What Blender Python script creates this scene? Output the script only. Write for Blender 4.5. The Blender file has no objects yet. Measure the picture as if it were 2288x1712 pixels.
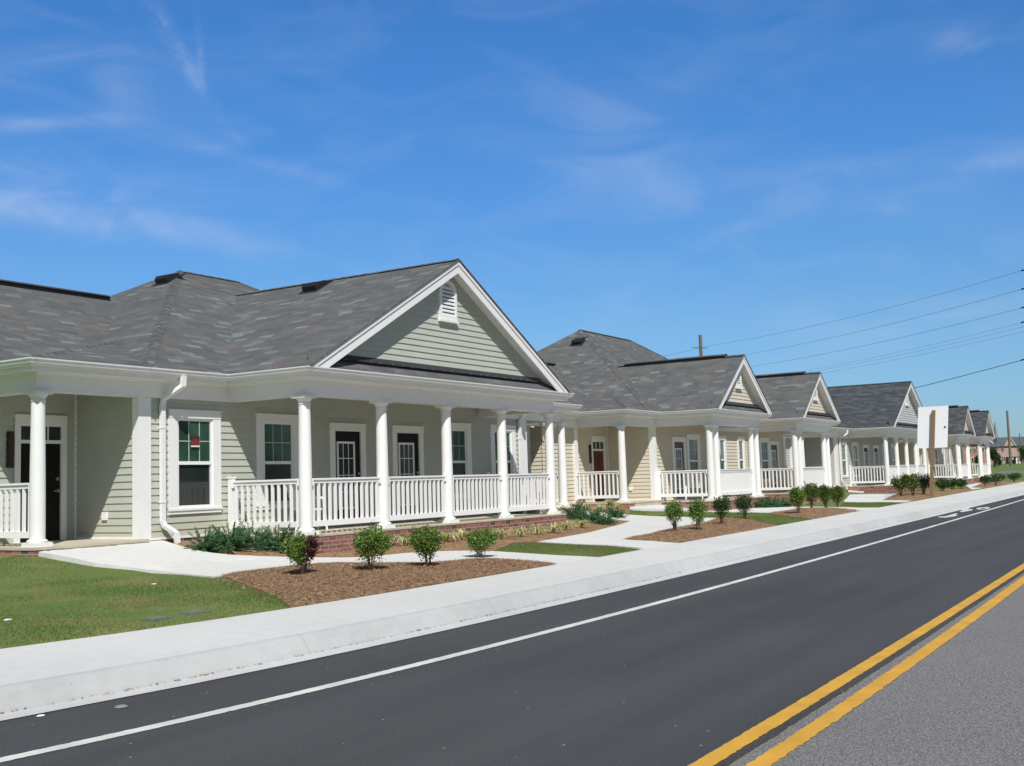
import bpy, math, random
import numpy as np
from mathutils import Vector, Matrix
random.seed(7)
RNG = np.random.default_rng(7)
SC = bpy.context.scene
COL = SC.collection
R_ = math.radians

# ------------------------------------------------------------------ camera
W, H = 2288.0, 1712.0
FOC = 2455.65
YAW, PITCH, ROLL = R_(31.809), R_(5.059), R_(-1.80)
CAMZ = 1.5
def cam_axes():
    cy, sy, cp, sp = math.cos(YAW), math.sin(YAW), math.cos(PITCH), math.sin(PITCH)
    f = np.array([cy*cp, sy*cp, sp]); r = np.array([sy, -cy, 0.0]); u = np.cross(r, f)
    c, s = math.cos(ROLL), math.sin(ROLL)
    return c*r+s*u, -s*r+c*u, f
CR, CU, CF = cam_axes()
CAM = np.array([0, 0, CAMZ])
cd = bpy.data.cameras.new('camera'); co = bpy.data.objects.new('camera', cd); COL.objects.link(co)
cd.sensor_width = 36; cd.lens = 36*FOC/W; cd.clip_start = 0.1; cd.clip_end = 6000
M = Matrix.Identity(4)
for i in range(3):
    M[i][0] = CR[i]; M[i][1] = CU[i]; M[i][2] = -CF[i]; M[i][3] = CAM[i]
co.matrix_world = M
SC.camera = co
def ray(px, py): return (px-W/2)/FOC*CR - (py-H/2)/FOC*CU + CF
def at_z(px, py, z): d = ray(px, py); return CAM+d*((z-CAMZ)/d[2])
def at_y(px, py, y): d = ray(px, py); return CAM+d*(y/d[1])
def at_d(px, py, D): return CAM+ray(px, py)*D      # D = depth along the view axis

# ------------------------------------------------------------------ materials
def mat(name, col=(.5, .5, .5), rough=.6, spec=.5, noise=0, nscale=8, bump=0, bscale=40, metal=0):
    m = bpy.data.materials.new(name); m.use_nodes = True
    nt = m.node_tree; b = nt.nodes['Principled BSDF']
    b.inputs['Base Color'].default_value = (*col, 1); b.inputs['Roughness'].default_value = rough
    b.inputs['Specular IOR Level'].default_value = spec; b.inputs['Metallic'].default_value = metal
    if noise or bump:
        g = nt.nodes.new('ShaderNodeNewGeometry')
    if noise:
        n = nt.nodes.new('ShaderNodeTexNoise'); n.inputs['Scale'].default_value = nscale; n.inputs['Detail'].default_value = 6
        nt.links.new(g.outputs['Position'], n.inputs['Vector'])
        mr = nt.nodes.new('ShaderNodeMapRange'); mr.inputs[1].default_value = .3; mr.inputs[2].default_value = .7
        mr.inputs[3].default_value = 1-noise; mr.inputs[4].default_value = 1+noise
        nt.links.new(n.outputs['Fac'], mr.inputs[0])
        mx = nt.nodes.new('ShaderNodeVectorMath'); mx.operation = 'SCALE'; mx.inputs[0].default_value = col
        nt.links.new(mr.outputs[0], mx.inputs['Scale']); nt.links.new(mx.outputs[0], b.inputs['Base Color'])
    if bump:
        n2 = nt.nodes.new('ShaderNodeTexNoise'); n2.inputs['Scale'].default_value = bscale; n2.inputs['Detail'].default_value = 4
        nt.links.new(g.outputs['Position'], n2.inputs['Vector'])
        bp = nt.nodes.new('ShaderNodeBump'); bp.inputs['Strength'].default_value = bump; bp.inputs['Distance'].default_value = .01
        nt.links.new(n2.outputs['Fac'], bp.inputs['Height']); nt.links.new(bp.outputs[0], b.inputs['Normal'])
    return m
def N(nt, t, **kw):
    n = nt.nodes.new(t)
    for k, v in kw.items(): setattr(n, k, v)
    return n
def ramp(nt, stops, interp='LINEAR'):
    r = nt.nodes.new('ShaderNodeValToRGB'); cr = r.color_ramp; cr.interpolation = interp
    while len(cr.elements) < len(stops): cr.elements.new(.5)
    for e, (p, c) in zip(cr.elements, stops): e.position = p; e.color = (*c, 1)
    return r
def mixc(nt, a, b, fac, mode='MIX'):
    m = nt.nodes.new('ShaderNodeMix'); m.data_type = 'RGBA'; m.blend_type = mode
    for sock, v in ((m.inputs[6], a), (m.inputs[7], b), (m.inputs[0], fac)):
        if hasattr(v, 'type'): nt.links.new(v, sock)
        elif isinstance(v, tuple): sock.default_value = (*v, 1)
        else: sock.default_value = v
    return m.outputs[2]
def math_(nt, op, a, b=None, c=None):
    m = nt.nodes.new('ShaderNodeMath'); m.operation = op
    for i, v in enumerate((a, b, c)):
        if v is None: continue
        if hasattr(v, 'type'): nt.links.new(v, m.inputs[i])
        else: m.inputs[i].default_value = v
    return m.outputs[0]
def noise(nt, scale, detail=5, vec=None, rough=.5, dist=0):
    n = nt.nodes.new('ShaderNodeTexNoise'); n.inputs['Scale'].default_value = scale; n.inputs['Detail'].default_value = detail
    n.inputs['Roughness'].default_value = rough; n.inputs['Distortion'].default_value = dist
    if vec is None:
        g = nt.nodes.new('ShaderNodeNewGeometry'); vec = g.outputs['Position']
    nt.links.new(vec, n.inputs['Vector']); return n.outputs['Fac']
def maprange(nt, v, a, b, c=0, d=1, clamp=True):
    m = nt.nodes.new('ShaderNodeMapRange'); m.clamp = clamp
    nt.links.new(v, m.inputs[0])
    for i, x in enumerate((a, b, c, d)): m.inputs[i+1].default_value = x
    return m.outputs[0]

def shingle_mat(name, stops, lum=1):
    m = bpy.data.materials.new(name); m.use_nodes = True; nt = m.node_tree; b = nt.nodes['Principled BSDF']
    uv = N(nt, 'ShaderNodeUVMap')
    br = N(nt, 'ShaderNodeTexBrick', offset=.37, squash=1.0)
    br.inputs['Color1'].default_value = (0, 0, 0, 1); br.inputs['Color2'].default_value = (1, 1, 1, 1); br.inputs['Mortar'].default_value = (.5, .5, .5, 1)
    br.inputs['Scale'].default_value = 1; br.inputs['Mortar Size'].default_value = .004; br.inputs['Mortar Smooth'].default_value = .3
    br.inputs['Brick Width'].default_value = .36; br.inputs['Row Height'].default_value = .14
    nt.links.new(uv.outputs[0], br.inputs['Vector'])
    rp = ramp(nt, stops); nt.links.new(br.outputs['Color'], rp.inputs[0])
    n = noise(nt, 2.2, 3); n2 = noise(nt, 60, 3)
    c = mixc(nt, rp.outputs[0], (.03, .03, .03), math_(nt, 'MULTIPLY', br.outputs['Fac'], .45))
    k = math_(nt, 'MULTIPLY', maprange(nt, n, .3, .7, .9, 1.1), maprange(nt, n2, .25, .75, .8, 1.2))
    k = math_(nt, 'MULTIPLY', k, lum)
    v = N(nt, 'ShaderNodeVectorMath', operation='SCALE'); nt.links.new(c, v.inputs[0]); nt.links.new(k, v.inputs['Scale'])
    nt.links.new(v.outputs[0], b.inputs['Base Color']); b.inputs['Roughness'].default_value = .9; b.inputs['Specular IOR Level'].default_value = .25
    bp = N(nt, 'ShaderNodeBump'); bp.inputs['Strength'].default_value = .5; bp.inputs['Distance'].default_value = .012
    nt.links.new(math_(nt, 'SUBTRACT', n2, math_(nt, 'MULTIPLY', br.outputs['Fac'], 2.0)), bp.inputs['Height']); nt.links.new(bp.outputs[0], b.inputs['Normal'])
    return m
MT = {}
MT['shingle'] = shingle_mat('weathered shingles', [(0, (.100, .110, .114)), (.35, (.118, .126, .127)), (.55, (.130, .129, .129)), (.74, (.146, .130, .128)), (.86, (.138, .145, .143)), (.955, (.172, .192, .190)), (1, (.20, .225, .22))], .88)
MT['charcoal'] = shingle_mat('charcoal shingles', [(0, (.050, .058, .064)), (.6, (.070, .080, .088)), (1, (.105, .116, .125))], .88)
def brick_mat():
    m = bpy.data.materials.new('red brick'); m.use_nodes = True; nt = m.node_tree; b = nt.nodes['Principled BSDF']
    uv = N(nt, 'ShaderNodeUVMap')
    br = N(nt, 'ShaderNodeTexBrick', offset=.5)
    br.inputs['Color1'].default_value = (0, 0, 0, 1); br.inputs['Color2'].default_value = (1, 1, 1, 1); br.inputs['Mortar'].default_value = (0, 0, 0, 1)
    br.inputs['Scale'].default_value = 1; br.inputs['Mortar Size'].default_value = .006; br.inputs['Mortar Smooth'].default_value = .2
    br.inputs['Brick Width'].default_value = .212; br.inputs['Row Height'].default_value = .075
    nt.links.new(uv.outputs[0], br.inputs['Vector'])
    rp = ramp(nt, [(0, (.06, .055, .06)), (.06, (.07, .06, .065)), (.09, (.20, .075, .06)), (.6, (.27, .105, .08)), (1, (.33, .14, .11))]); nt.links.new(br.outputs['Color'], rp.inputs[0])
    n2 = noise(nt, 90, 4)
    c = mixc(nt, rp.outputs[0], (.42, .37, .33), br.outputs['Fac'])
    v = N(nt, 'ShaderNodeVectorMath', operation='SCALE'); nt.links.new(c, v.inputs[0]); nt.links.new(maprange(nt, n2, .2, .8, .75, 1.25), v.inputs['Scale'])
    nt.links.new(v.outputs[0], b.inputs['Base Color']); b.inputs['Roughness'].default_value = .85
    bp = N(nt, 'ShaderNodeBump', invert=True); bp.inputs['Strength'].default_value = .6; bp.inputs['Distance'].default_value = .008
    nt.links.new(br.outputs['Fac'], bp.inputs['Height']); nt.links.new(bp.outputs[0], b.inputs['Normal'])
    return m
MT['brick'] = brick_mat()
MT['white'] = mat('white trim paint', (.80, .80, .79), .38, .4, noise=.02, nscale=3)
MT['vinyl'] = mat('white vinyl', (.83, .83, .83), .32, .45)
def splash(m, tan):
    nt = m.node_tree; b = nt.nodes['Principled BSDF']; src = b.inputs['Base Color'].links[0].from_socket
    g = N(nt, 'ShaderNodeNewGeometry'); sp = N(nt, 'ShaderNodeSeparateXYZ'); nt.links.new(g.outputs['Position'], sp.inputs[0])
    f = math_(nt, 'MULTIPLY', maprange(nt, sp.outputs[2], .68, 1.25, 1, 0), maprange(nt, noise(nt, 2.2, 6, rough=.65), .35, .7, .05, .55))
    nt.links.new(mixc(nt, src, tan, f), b.inputs['Base Color'])
MT['sage'] = mat('sage siding paint', (.455, .478, .415), .55, .3, noise=.035, nscale=2.5, bump=.12, bscale=120)
MT['cream'] = mat('cream siding paint', (.635, .575, .465), .55, .3, noise=.03, nscale=2.5, bump=.12, bscale=120)
MT['palegrey'] = mat('pale grey siding paint', (.50, .505, .49), .55, .3, noise=.03, nscale=2.5, bump=.12, bscale=120)
MT['black'] = mat('black metal', (.018, .018, .02), .45, .5)
MT['flash'] = mat('dark flashing', (.03, .032, .036), .5, .4, noise=.15, nscale=20)
MT['brown_door'] = mat('dark brown door paint', (.008, .006, .006), .5, .2)
MT['maroon'] = mat('maroon door paint', (.085, .018, .018), .4, .45, noise=.1, nscale=5)
MT['plaque'] = mat('dark red plaque', (.05, .02, .018), .5, .4, noise=.5, nscale=25)
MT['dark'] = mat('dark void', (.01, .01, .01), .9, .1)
MT['chrome'] = mat('satin nickel', (.55, .54, .52), .3, .5, metal=1)
MT['sticker_red'] = mat('red paper', (.19, .022, .018), .6)
MT['sticker_black'] = mat('black paper', (.02, .02, .02), .6)
MT['grille'] = mat('window grille', (.40, .47, .42), .4, .4)
MT['plastic'] = mat('white plastic', (.82, .83, .84), .35, .5)
MT['stem'] = mat('shrub bark', (.09, .065, .05), .9, .2, noise=.3, nscale=30)
MT['timber'] = mat('treated timber', (.23, .155, .085), .8, .2, noise=.25, nscale=14)
MT['polewood'] = mat('weathered pole wood', (.17, .14, .115), .9, .2, noise=.25, nscale=10)
MT['wire'] = mat('cable', (.13, .15, .18), .5, .3)
MT['signboard'] = mat('white sign board', (.80, .81, .84), .45, .4)
MT['lid'] = mat('grey meter lid', (.15, .17, .14), .7, .3, noise=.25, nscale=30)
MT['soil'] = mat('brown soil', (.27, .17, .10), .95, .1, noise=.4, nscale=14, bump=.6, bscale=30)
MT['floor'] = mat('porch concrete', (.50, .45, .35), .8, .25, noise=.10, nscale=4, bump=.2, bscale=90)
MT['pinkbrick'] = mat('pale red brickwork', (.43, .30, .255), .9, .2, noise=.2, nscale=2)
MT['orangebrick'] = mat('orange brickwork', (.37, .205, .14), .9, .2, noise=.2, nscale=2)
MT['farroof'] = mat('slate grey roofing', (.085, .10, .12), .9, .2, noise=.1, nscale=.6)
MT['stone'] = mat('grey stone', (.22, .23, .25), .9, .2)
MT['ceiling'] = mat('porch ceiling paint', (.62, .62, .60), .6, .3)
for _k, _c in (('sage', (.50, .44, .26)), ('cream', (.52, .42, .27)), ('palegrey', (.42, .39, .33))): splash(MT[_k], _c)
def glass_mat(name, col, rough):
    m = bpy.data.materials.new(name); m.use_nodes = True; nt = m.node_tree; b = nt.nodes['Principled BSDF']
    n = noise(nt, 1.6, 3)
    c = mixc(nt, tuple(x*.55 for x in col), col, maprange(nt, n, .35, .65))
    nt.links.new(c, b.inputs['Base Color']); b.inputs['Roughness'].default_value = rough
    b.inputs['Specular IOR Level'].default_value = .9; b.inputs['IOR'].default_value = 1.5
    return m
MT['glass_green'] = glass_mat('painted reflection glass', (.042, .10, .068), .07)  # green reflection of trees put into the base colour of the upper panes
MT['glass_dark'] = glass_mat('dark screened glass', (.020, .030, .029), .12)
def concrete(name, col, joint=None, stain=.06):
    m = bpy.data.materials.new(name); m.use_nodes = True; nt = m.node_tree; b = nt.nodes['Principled BSDF']
    g = N(nt, 'ShaderNodeNewGeometry')
    n1 = noise(nt, .5, 5); n2 = noise(nt, 7, 5); n3 = noise(nt, 160, 3)
    k = math_(nt, 'MULTIPLY', maprange(nt, n1, .3, .7, 1-stain, 1+stain*.6), maprange(nt, n2, .3, .7, .955, 1.035))
    k = math_(nt, 'MULTIPLY', k, maprange(nt, n3, .25, .75, .90, 1.08))
    # streaks of dust and tyre dirt that follow the street
    mp = N(nt, 'ShaderNodeMapping'); mp.inputs['Scale'].default_value = (.35, 5, 1); nt.links.new(g.outputs['Position'], mp.inputs[0])
    n4 = noise(nt, 1.3, 6, mp.outputs[0], .65)
    k = math_(nt, 'MULTIPLY', k, maprange(nt, n4, .60, .80, 1.0, .84))
    sp = noise(nt, 24, 2)
    k = math_(nt, 'MULTIPLY', k, maprange(nt, sp, .735, .76, 1.0, .62))
    c = N(nt, 'ShaderNodeVectorMath', operation='SCALE'); c.inputs[0].default_value = col; nt.links.new(k, c.inputs['Scale'])
    out = c.outputs[0]
    if joint:
        s = N(nt, 'ShaderNodeSeparateXYZ'); nt.links.new(g.outputs['Position'], s.inputs[0])
        a = math_(nt, 'ABSOLUTE', math_(nt, 'SUBTRACT', math_(nt, 'FRACT', math_(nt, 'DIVIDE', s.outputs[0], joint)), .5))
        fac = maprange(nt, a, .0, .007/joint, .45, 0)
        out = mixc(nt, out, (.12, .11, .10), fac)
    nt.links.new(out, b.inputs['Base Color']); b.inputs['Roughness'].default_value = .85; b.inputs['Specular IOR Level'].default_value = .25
    bp = N(nt, 'ShaderNodeBump'); bp.inputs['Strength'].default_value = .25; bp.inputs['Distance'].default_value = .004
    nt.links.new(n3, bp.inputs['Height']); nt.links.new(bp.outputs[0], b.inputs['Normal'])
    return m
MT['concrete'] = concrete('pale concrete', (.60, .595, .575))
MT['curb'] = concrete('curb concrete', (.46, .467, .465), joint=3.05, stain=.10)
MT['pan'] = concrete('gutter pan concrete', (.57, .57, .565), joint=3.05, stain=.08)
MT['walk'] = concrete('walkway concrete', (.625, .62, .60), stain=.04)
def asphalt(name, col, grain, patch, speck, streak=True):
    m = bpy.data.materials.new(name); m.use_nodes = True; nt = m.node_tree; b = nt.nodes['Principled BSDF']
    g = N(nt, 'ShaderNodeNewGeometry')
    n1 = noise(nt, grain, 2); n2 = noise(nt, .35, 5)
    k = math_(nt, 'MULTIPLY', maprange(nt, n1, .25, .75, 1-patch*2.2, 1+patch*2.2), maprange(nt, n2, .3, .7, .93, 1.07))
    if streak:
        mp = N(nt, 'ShaderNodeMapping'); mp.inputs['Scale'].default_value = (.12, 1.6, 1); nt.links.new(g.outputs['Position'], mp.inputs[0])
        n4 = noise(nt, 1.0, 4, mp.outputs[0], .5)
        k = math_(nt, 'MULTIPLY', k, maprange(nt, n4, .35, .62, .84, 1.06))
    v = N(nt, 'ShaderNodeTexVoronoi'); v.inputs['Scale'].default_value = 26 if speck < .1 else 60; nt.links.new(g.outputs['Position'], v.inputs['Vector'])
    vr = N(nt, 'ShaderNodeSeparateColor'); nt.links.new(v.outputs['Color'], vr.inputs[0])
    f = math_(nt, 'MULTIPLY', math_(nt, 'LESS_THAN', v.outputs['Distance'], .22), math_(nt, 'GREATER_THAN', vr.outputs[0], 1-speck))
    c = N(nt, 'ShaderNodeVectorMath', operation='SCALE'); c.inputs[0].default_value = col; nt.links.new(k, c.inputs['Scale'])
    out = mixc(nt, c.outputs[0], (.34, .33, .31), f)
    nt.links.new(out, b.inputs['Base Color']); b.inputs['Roughness'].default_value = .82; b.inputs['Specular IOR Level'].default_value = .35
    bp = N(nt, 'ShaderNodeBump'); bp.inputs['Strength'].default_value = .5; bp.inputs['Distance'].default_value = .006
    nt.links.new(n1, bp.inputs['Height']); nt.links.new(bp.outputs[0], b.inputs['Normal'])
    return m
MT['asphalt'] = asphalt('new asphalt', (.0605, .061, .062), 100, .21, .009)
MT['oldasphalt'] = asphalt('worn grey asphalt', (.172, .166, .162), 80, .34, .20, False)
def paint(name, col, wear):
    m = bpy.data.materials.new(name); m.use_nodes = True; nt = m.node_tree; b = nt.nodes['Principled BSDF']
    n1 = noise(nt, 40, 5, rough=.7); n2 = noise(nt, 3, 4)
    out = mixc(nt, tuple(x*.80 for x in col), col, maprange(nt, n2, .35, .65))
    out = mixc(nt, out, tuple(x*.45+.03 for x in col), maprange(nt, n1, .62, .78, 0, wear))
    nt.links.new(out, b.inputs['Base Color']); b.inputs['Roughness'].default_value = .7
    return m
MT['yellow'] = paint('yellow road paint', (.66, .355, .035), .35)
MT['whitepaint'] = paint('white road paint', (.68, .68, .63), .45)
def ground_grass():
    m = bpy.data.materials.new('grass ground'); m.use_nodes = True; nt = m.node_tree; b = nt.nodes['Principled BSDF']
    n1 = noise(nt, 1.1, 6); n2 = noise(nt, 45, 4); n3 = noise(nt, .25, 4)
    c = mixc(nt, (.120, .172, .048), (.215, .20, .085), maprange(nt, n1, .45, .72))
    c = mixc(nt, c, (.095, .17, .038), maprange(nt, n3, .45, .65, 0, .6))
    v = N(nt, 'ShaderNodeVectorMath', operation='SCALE'); nt.links.new(c, v.inputs[0]); nt.links.new(maprange(nt, n2, .25, .75, .55, 1.35), v.inputs['Scale'])
    nt.links.new(v.outputs[0], b.inputs['Base Color']); b.inputs['Roughness'].default_value = .9; b.inputs['Specular IOR Level'].default_value = .15
    return m
MT['ground'] = ground_grass()
def leafy(name, stops, trans=.35, rough=.55, patch=None):
    m = bpy.data.materials.new(name); m.use_nodes = True; nt = m.node_tree; b = nt.nodes['Principled BSDF']
    g = N(nt, 'ShaderNodeNewGeometry'); rp = ramp(nt, stops); nt.links.new(g.outputs['Random Per Island'], rp.inputs[0])
    out = rp.outputs[0]
    if patch:
        n1 = noise(nt, patch[1], 5); out = mixc(nt, out, patch[0], maprange(nt, n1, .45, .70, 0, patch[2]))
    nt.links.new(out, b.inputs['Base Color']); b.inputs['Roughness'].default_value = rough; b.inputs['Specular IOR Level'].default_value = .35
    tr = N(nt, 'ShaderNodeBsdfTranslucent'); nt.links.new(out, tr.inputs['Color'])
    ms = N(nt, 'ShaderNodeMixShader'); ms.inputs[0].default_value = trans
    nt.links.new(b.outputs[0], ms.inputs[1]); nt.links.new(tr.outputs[0], ms.inputs[2])
    nt.links.new(ms.outputs[0], nt.nodes['Material Output'].inputs['Surface'])
    return m
MT['leaf'] = leafy('bright shrub leaves', [(0, (.045, .105, .014)), (.4, (.11, .22, .03)), (.8, (.21, .34, .06)), (.95, (.38, .48, .17)), (1, (.5, .55, .28))])
MT['leafdark'] = leafy('dark shrub leaves', [(0, (.022, .058, .015)), (.6, (.05, .115, .027)), (1, (.11, .19, .05))])
MT['leafyellow'] = leafy('yellow green shrub leaves', [(0, (.04, .075, .012)), (.5, (.085, .14, .02)), (1, (.19, .24, .05))])
MT['leafred'] = leafy('burgundy shrub leaves', [(0, (.02, .006, .006)), (.6, (.06, .014, .013)), (1, (.14, .04, .03))], .2)
MT['needle'] = leafy('blue green juniper needles', [(0, (.03, .09, .035)), (.5, (.075, .185, .07)), (1, (.19, .35, .17))], .25)
MT['strap'] = leafy('variegated strap leaves', [(0, (.14, .22, .04)), (.25, (.28, .34, .09)), (.4, (.58, .57, .26)), (1, (.76, .72, .44))], .3)
MT['blade'] = leafy('grass blades', [(0, (.08, .155, .028)), (.5, (.14, .24, .05)), (.85, (.20, .30, .078)), (1, (.31, .31, .13))], .4, .6, ((.27, .22, .11), 1.3, .95))
MT['straw'] = leafy('pine straw', [(0, (.19, .11, .06)), (.5, (.325, .20, .12)), (.85, (.41, .275, .17)), (1, (.58, .46, .31))], .1, .85)
MT['treeleaf'] = leafy('tree leaves', [(0, (.015, .035, .01)), (.6, (.04, .075, .02)), (1, (.09, .13, .035))], .25)

# ------------------------------------------------------------------ mesh helpers
WLOC = {}
class MB:
    def __init__(self): self.v = []; self.f = []; self.uv = []; self.mi = []
    def face(self, pts, uv=None, mi=0):
        b = len(self.v); self.v.extend([tuple(p) for p in pts]); self.f.append(tuple(range(b, b+len(pts))))
        if uv is None:
            p = [Vector(q) for q in pts[:3]]; n = (p[1]-p[0]).cross(p[2]-p[0])
            a = [abs(n.x), abs(n.y), abs(n.z)]; k = a.index(max(a))
            uv = [((q[1], q[2]) if k == 0 else (q[0], q[2]) if k == 1 else (q[0], q[1])) for q in pts]
        self.uv.extend(uv); self.mi.append(mi)
    def slope(self, pts, mi=0):
        p = [Vector(q) for q in pts]; n = (p[1]-p[0]).cross(p[2]-p[0]).normalized()
        if n.z < 0: pts = pts[::-1]; n = -n
        t = Vector((0, 0, 1)).cross(n)
        t = Vector((1, 0, 0)) if t.length < 1e-5 else t.normalized()
        s = n.cross(t)
        self.face(pts, [(Vector(q).dot(t), Vector(q).dot(s)) for q in pts], mi)
    def box(self, x0, x1, y0, y1, z0, z1, mi=0, M=None):
        if x0 > x1: x0, x1 = x1, x0
        if y0 > y1: y0, y1 = y1, y0
        p = [(x0, y0, z0), (x1, y0, z0), (x1, y1, z0), (x0, y1, z0), (x0, y0, z1), (x1, y0, z1), (x1, y1, z1), (x0, y1, z1)]
        if M is not None: p = [tuple(M @ Vector(q)) for q in p]
        for q in ((0, 3, 2, 1), (4, 5, 6, 7), (0, 1, 5, 4), (1, 2, 6, 5), (2, 3, 7, 6), (3, 0, 4, 7)): self.face([p[i] for i in q], mi=mi)
    def poly_prism(self, pts, z0, z1, mi=0):       # pts: xy list, ccw
        a = sum(pts[i][0]*pts[(i+1) % len(pts)][1]-pts[(i+1) % len(pts)][0]*pts[i][1] for i in range(len(pts)))
        if a < 0: pts = pts[::-1]
        zf0 = z0 if callable(z0) else (lambda x, y: z0); zf1 = z1 if callable(z1) else (lambda x, y: z1)
        self.face([(x, y, zf1(x, y)) for x, y in pts], mi=mi)
        self.face([(x, y, zf0(x, y)) for x, y in pts[::-1]], mi=mi)
        for i in range(len(pts)):
            (xa, ya), (xb, yb) = pts[i], pts[(i+1) % len(pts)]
            self.face([(xa, ya, zf0(xa, ya)), (xb, yb, zf0(xb, yb)), (xb, yb, zf1(xb, yb)), (xa, ya, zf1(xa, ya))], mi=mi)
    def prism_dir(self, poly, d, mi=0):            # 3D polygon extruded by vector d
        d = Vector(d); a = [Vector(p) for p in poly]; b = [p+d for p in a]
        n = (a[1]-a[0]).cross(a[2]-a[0])
        if n.dot(d) > 0: a, b = a[::-1], b[::-1]
        self.face(a, mi=mi); self.face(b[::-1], mi=mi)
        for i in range(len(a)):
            j = (i+1) % len(a); self.face([a[j], a[i], b[i], b[j]], mi=mi)
    def lathe(self, prof, cx, cy, seg=20, mi=0):
        ring = [[(cx+r*math.cos(2*math.pi*k/seg), cy+r*math.sin(2*math.pi*k/seg), z) for k in range(seg)] for r, z in prof]
        for i in range(len(prof)-1):
            for k in range(seg):
                j = (k+1) % seg; self.face([ring[i][k], ring[i][j], ring[i+1][j], ring[i+1][k]], mi=mi)
        self.face(ring[0][::-1], mi=mi); self.face(ring[-1], mi=mi)
    def tube(self, pts, r, seg=6, mi=0, cap=True):
        pts = [Vector(p) for p in pts]; rs = r if isinstance(r, (list, tuple)) else [r]*len(pts)
        rings = []
        for i, p in enumerate(pts):
            d = (pts[min(i+1, len(pts)-1)]-pts[max(i-1, 0)]).normalized()
            a = d.cross(Vector((0, 0, 1)))
            if a.length < .05: a = d.cross(Vector((1, 0, 0)))
            a.normalize(); b = d.cross(a)
            rings.append([p+(a*math.cos(2*math.pi*k/seg)+b*math.sin(2*math.pi*k/seg))*rs[i] for k in range(seg)])
        for i in range(len(rings)-1):
            for k in range(seg):
                j = (k+1) % seg; self.face([rings[i][k], rings[i+1][k], rings[i+1][j], rings[i][j]], mi=mi)
        if cap: self.face(rings[0], mi=mi); self.face(rings[-1][::-1], mi=mi)
    def sweep(self, path, prof, mi=0):             # path: xy list, outward = right-hand side; prof: closed (o,z)
        n = len(path); nr = []
        for i in range(n-1):
            d = Vector((path[i+1][0]-path[i][0], path[i+1][1]-path[i][1])).normalized(); nr.append(Vector((d.y, -d.x)))
        rings = []
        for i in range(n):
            if i == 0: m = nr[0]
            elif i == n-1: m = nr[-1]
            else: m = (nr[i-1]+nr[i])/(1+nr[i-1].dot(nr[i]))
            rings.append([(path[i][0]+m.x*o, path[i][1]+m.y*o, z) for o, z in prof])
        k = len(prof); area = sum(prof[i][0]*prof[(i+1) % k][1]-prof[(i+1) % k][0]*prof[i][1] for i in range(k))
        for i in range(n-1):
            for a in range(k):
                b = (a+1) % k; q = [rings[i][a], rings[i+1][a], rings[i+1][b], rings[i][b]]
                if area < 0: q = q[::-1]
                self.face(q, mi=mi)
        self.face(rings[0][::-1] if area < 0 else rings[0], mi=mi); self.face(rings[-1] if area < 0 else rings[-1][::-1], mi=mi)
    def mesh(self, name, mats, org=(0, 0, 0), smooth=False, weld=False):
        me = bpy.data.meshes.new(name)
        o = Vector(org)
        me.from_pydata([(x-o.x, y-o.y, z-o.z) for x, y, z in self.v], [], self.f)
        uvl = me.uv_layers.new(name='UVMap'); uvl.data.foreach_set('uv', [c for u in self.uv for c in u])
        for m in (mats if isinstance(mats, (list, tuple)) else [mats]): me.materials.append(m)
        me.polygons.foreach_set('material_index', self.mi)
        if smooth or weld:
            import bmesh
            bm = bmesh.new(); bm.from_mesh(me); bmesh.ops.remove_doubles(bm, verts=bm.verts, dist=.0005); bm.to_mesh(me); bm.free()
        if smooth:
            me.polygons.foreach_set('use_smooth', [True]*len(me.polygons))
            try: me.set_sharp_from_angle(angle=R_(38))
            except Exception: pass
        me.update(); return me
    def build(self, name, mats, parent=None, loc=None, smooth=False):
        org = loc if loc is not None else (WLOC[parent.name] if parent else (0, 0, 0))
        return link(name, self.mesh(name, mats, org, smooth), parent, org)
def link(name, me, parent=None, loc=(0, 0, 0), rotz=0):
    o = bpy.data.objects.new(name, me); COL.objects.link(o)
    if parent: o.parent = parent
    p = WLOC[parent.name] if parent else (0, 0, 0)
    o.location = (loc[0]-p[0], loc[1]-p[1], loc[2]-p[2]); o.rotation_euler = (0, 0, rotz)
    WLOC[o.name] = tuple(loc); return o
def tag(o, label, cat, group=None, kind=None):
    if label: o['label'] = label
    if cat: o['category'] = cat
    if group: o['group'] = group
    if kind: o['kind'] = kind
    return o
def thing(name, label, cat, loc, group=None):
    return tag(link(name, None, None, loc), label, cat, group)
def fast_mesh(name, V, F, mats):
    """V (n,3) array, F (m,k) array of same-size faces"""
    me = bpy.data.meshes.new(name); k = F.shape[1]
    me.vertices.add(len(V)); me.vertices.foreach_set('co', np.asarray(V, np.float32).ravel())
    me.loops.add(F.size); me.loops.foreach_set('vertex_index', F.ravel().astype(np.int32))
    me.polygons.add(len(F)); me.polygons.foreach_set('loop_start', np.arange(0, F.size, k, dtype=np.int32))
    for m in (mats if isinstance(mats, (list, tuple)) else [mats]): me.materials.append(m)
    me.update(calc_edges=True); return me

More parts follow.
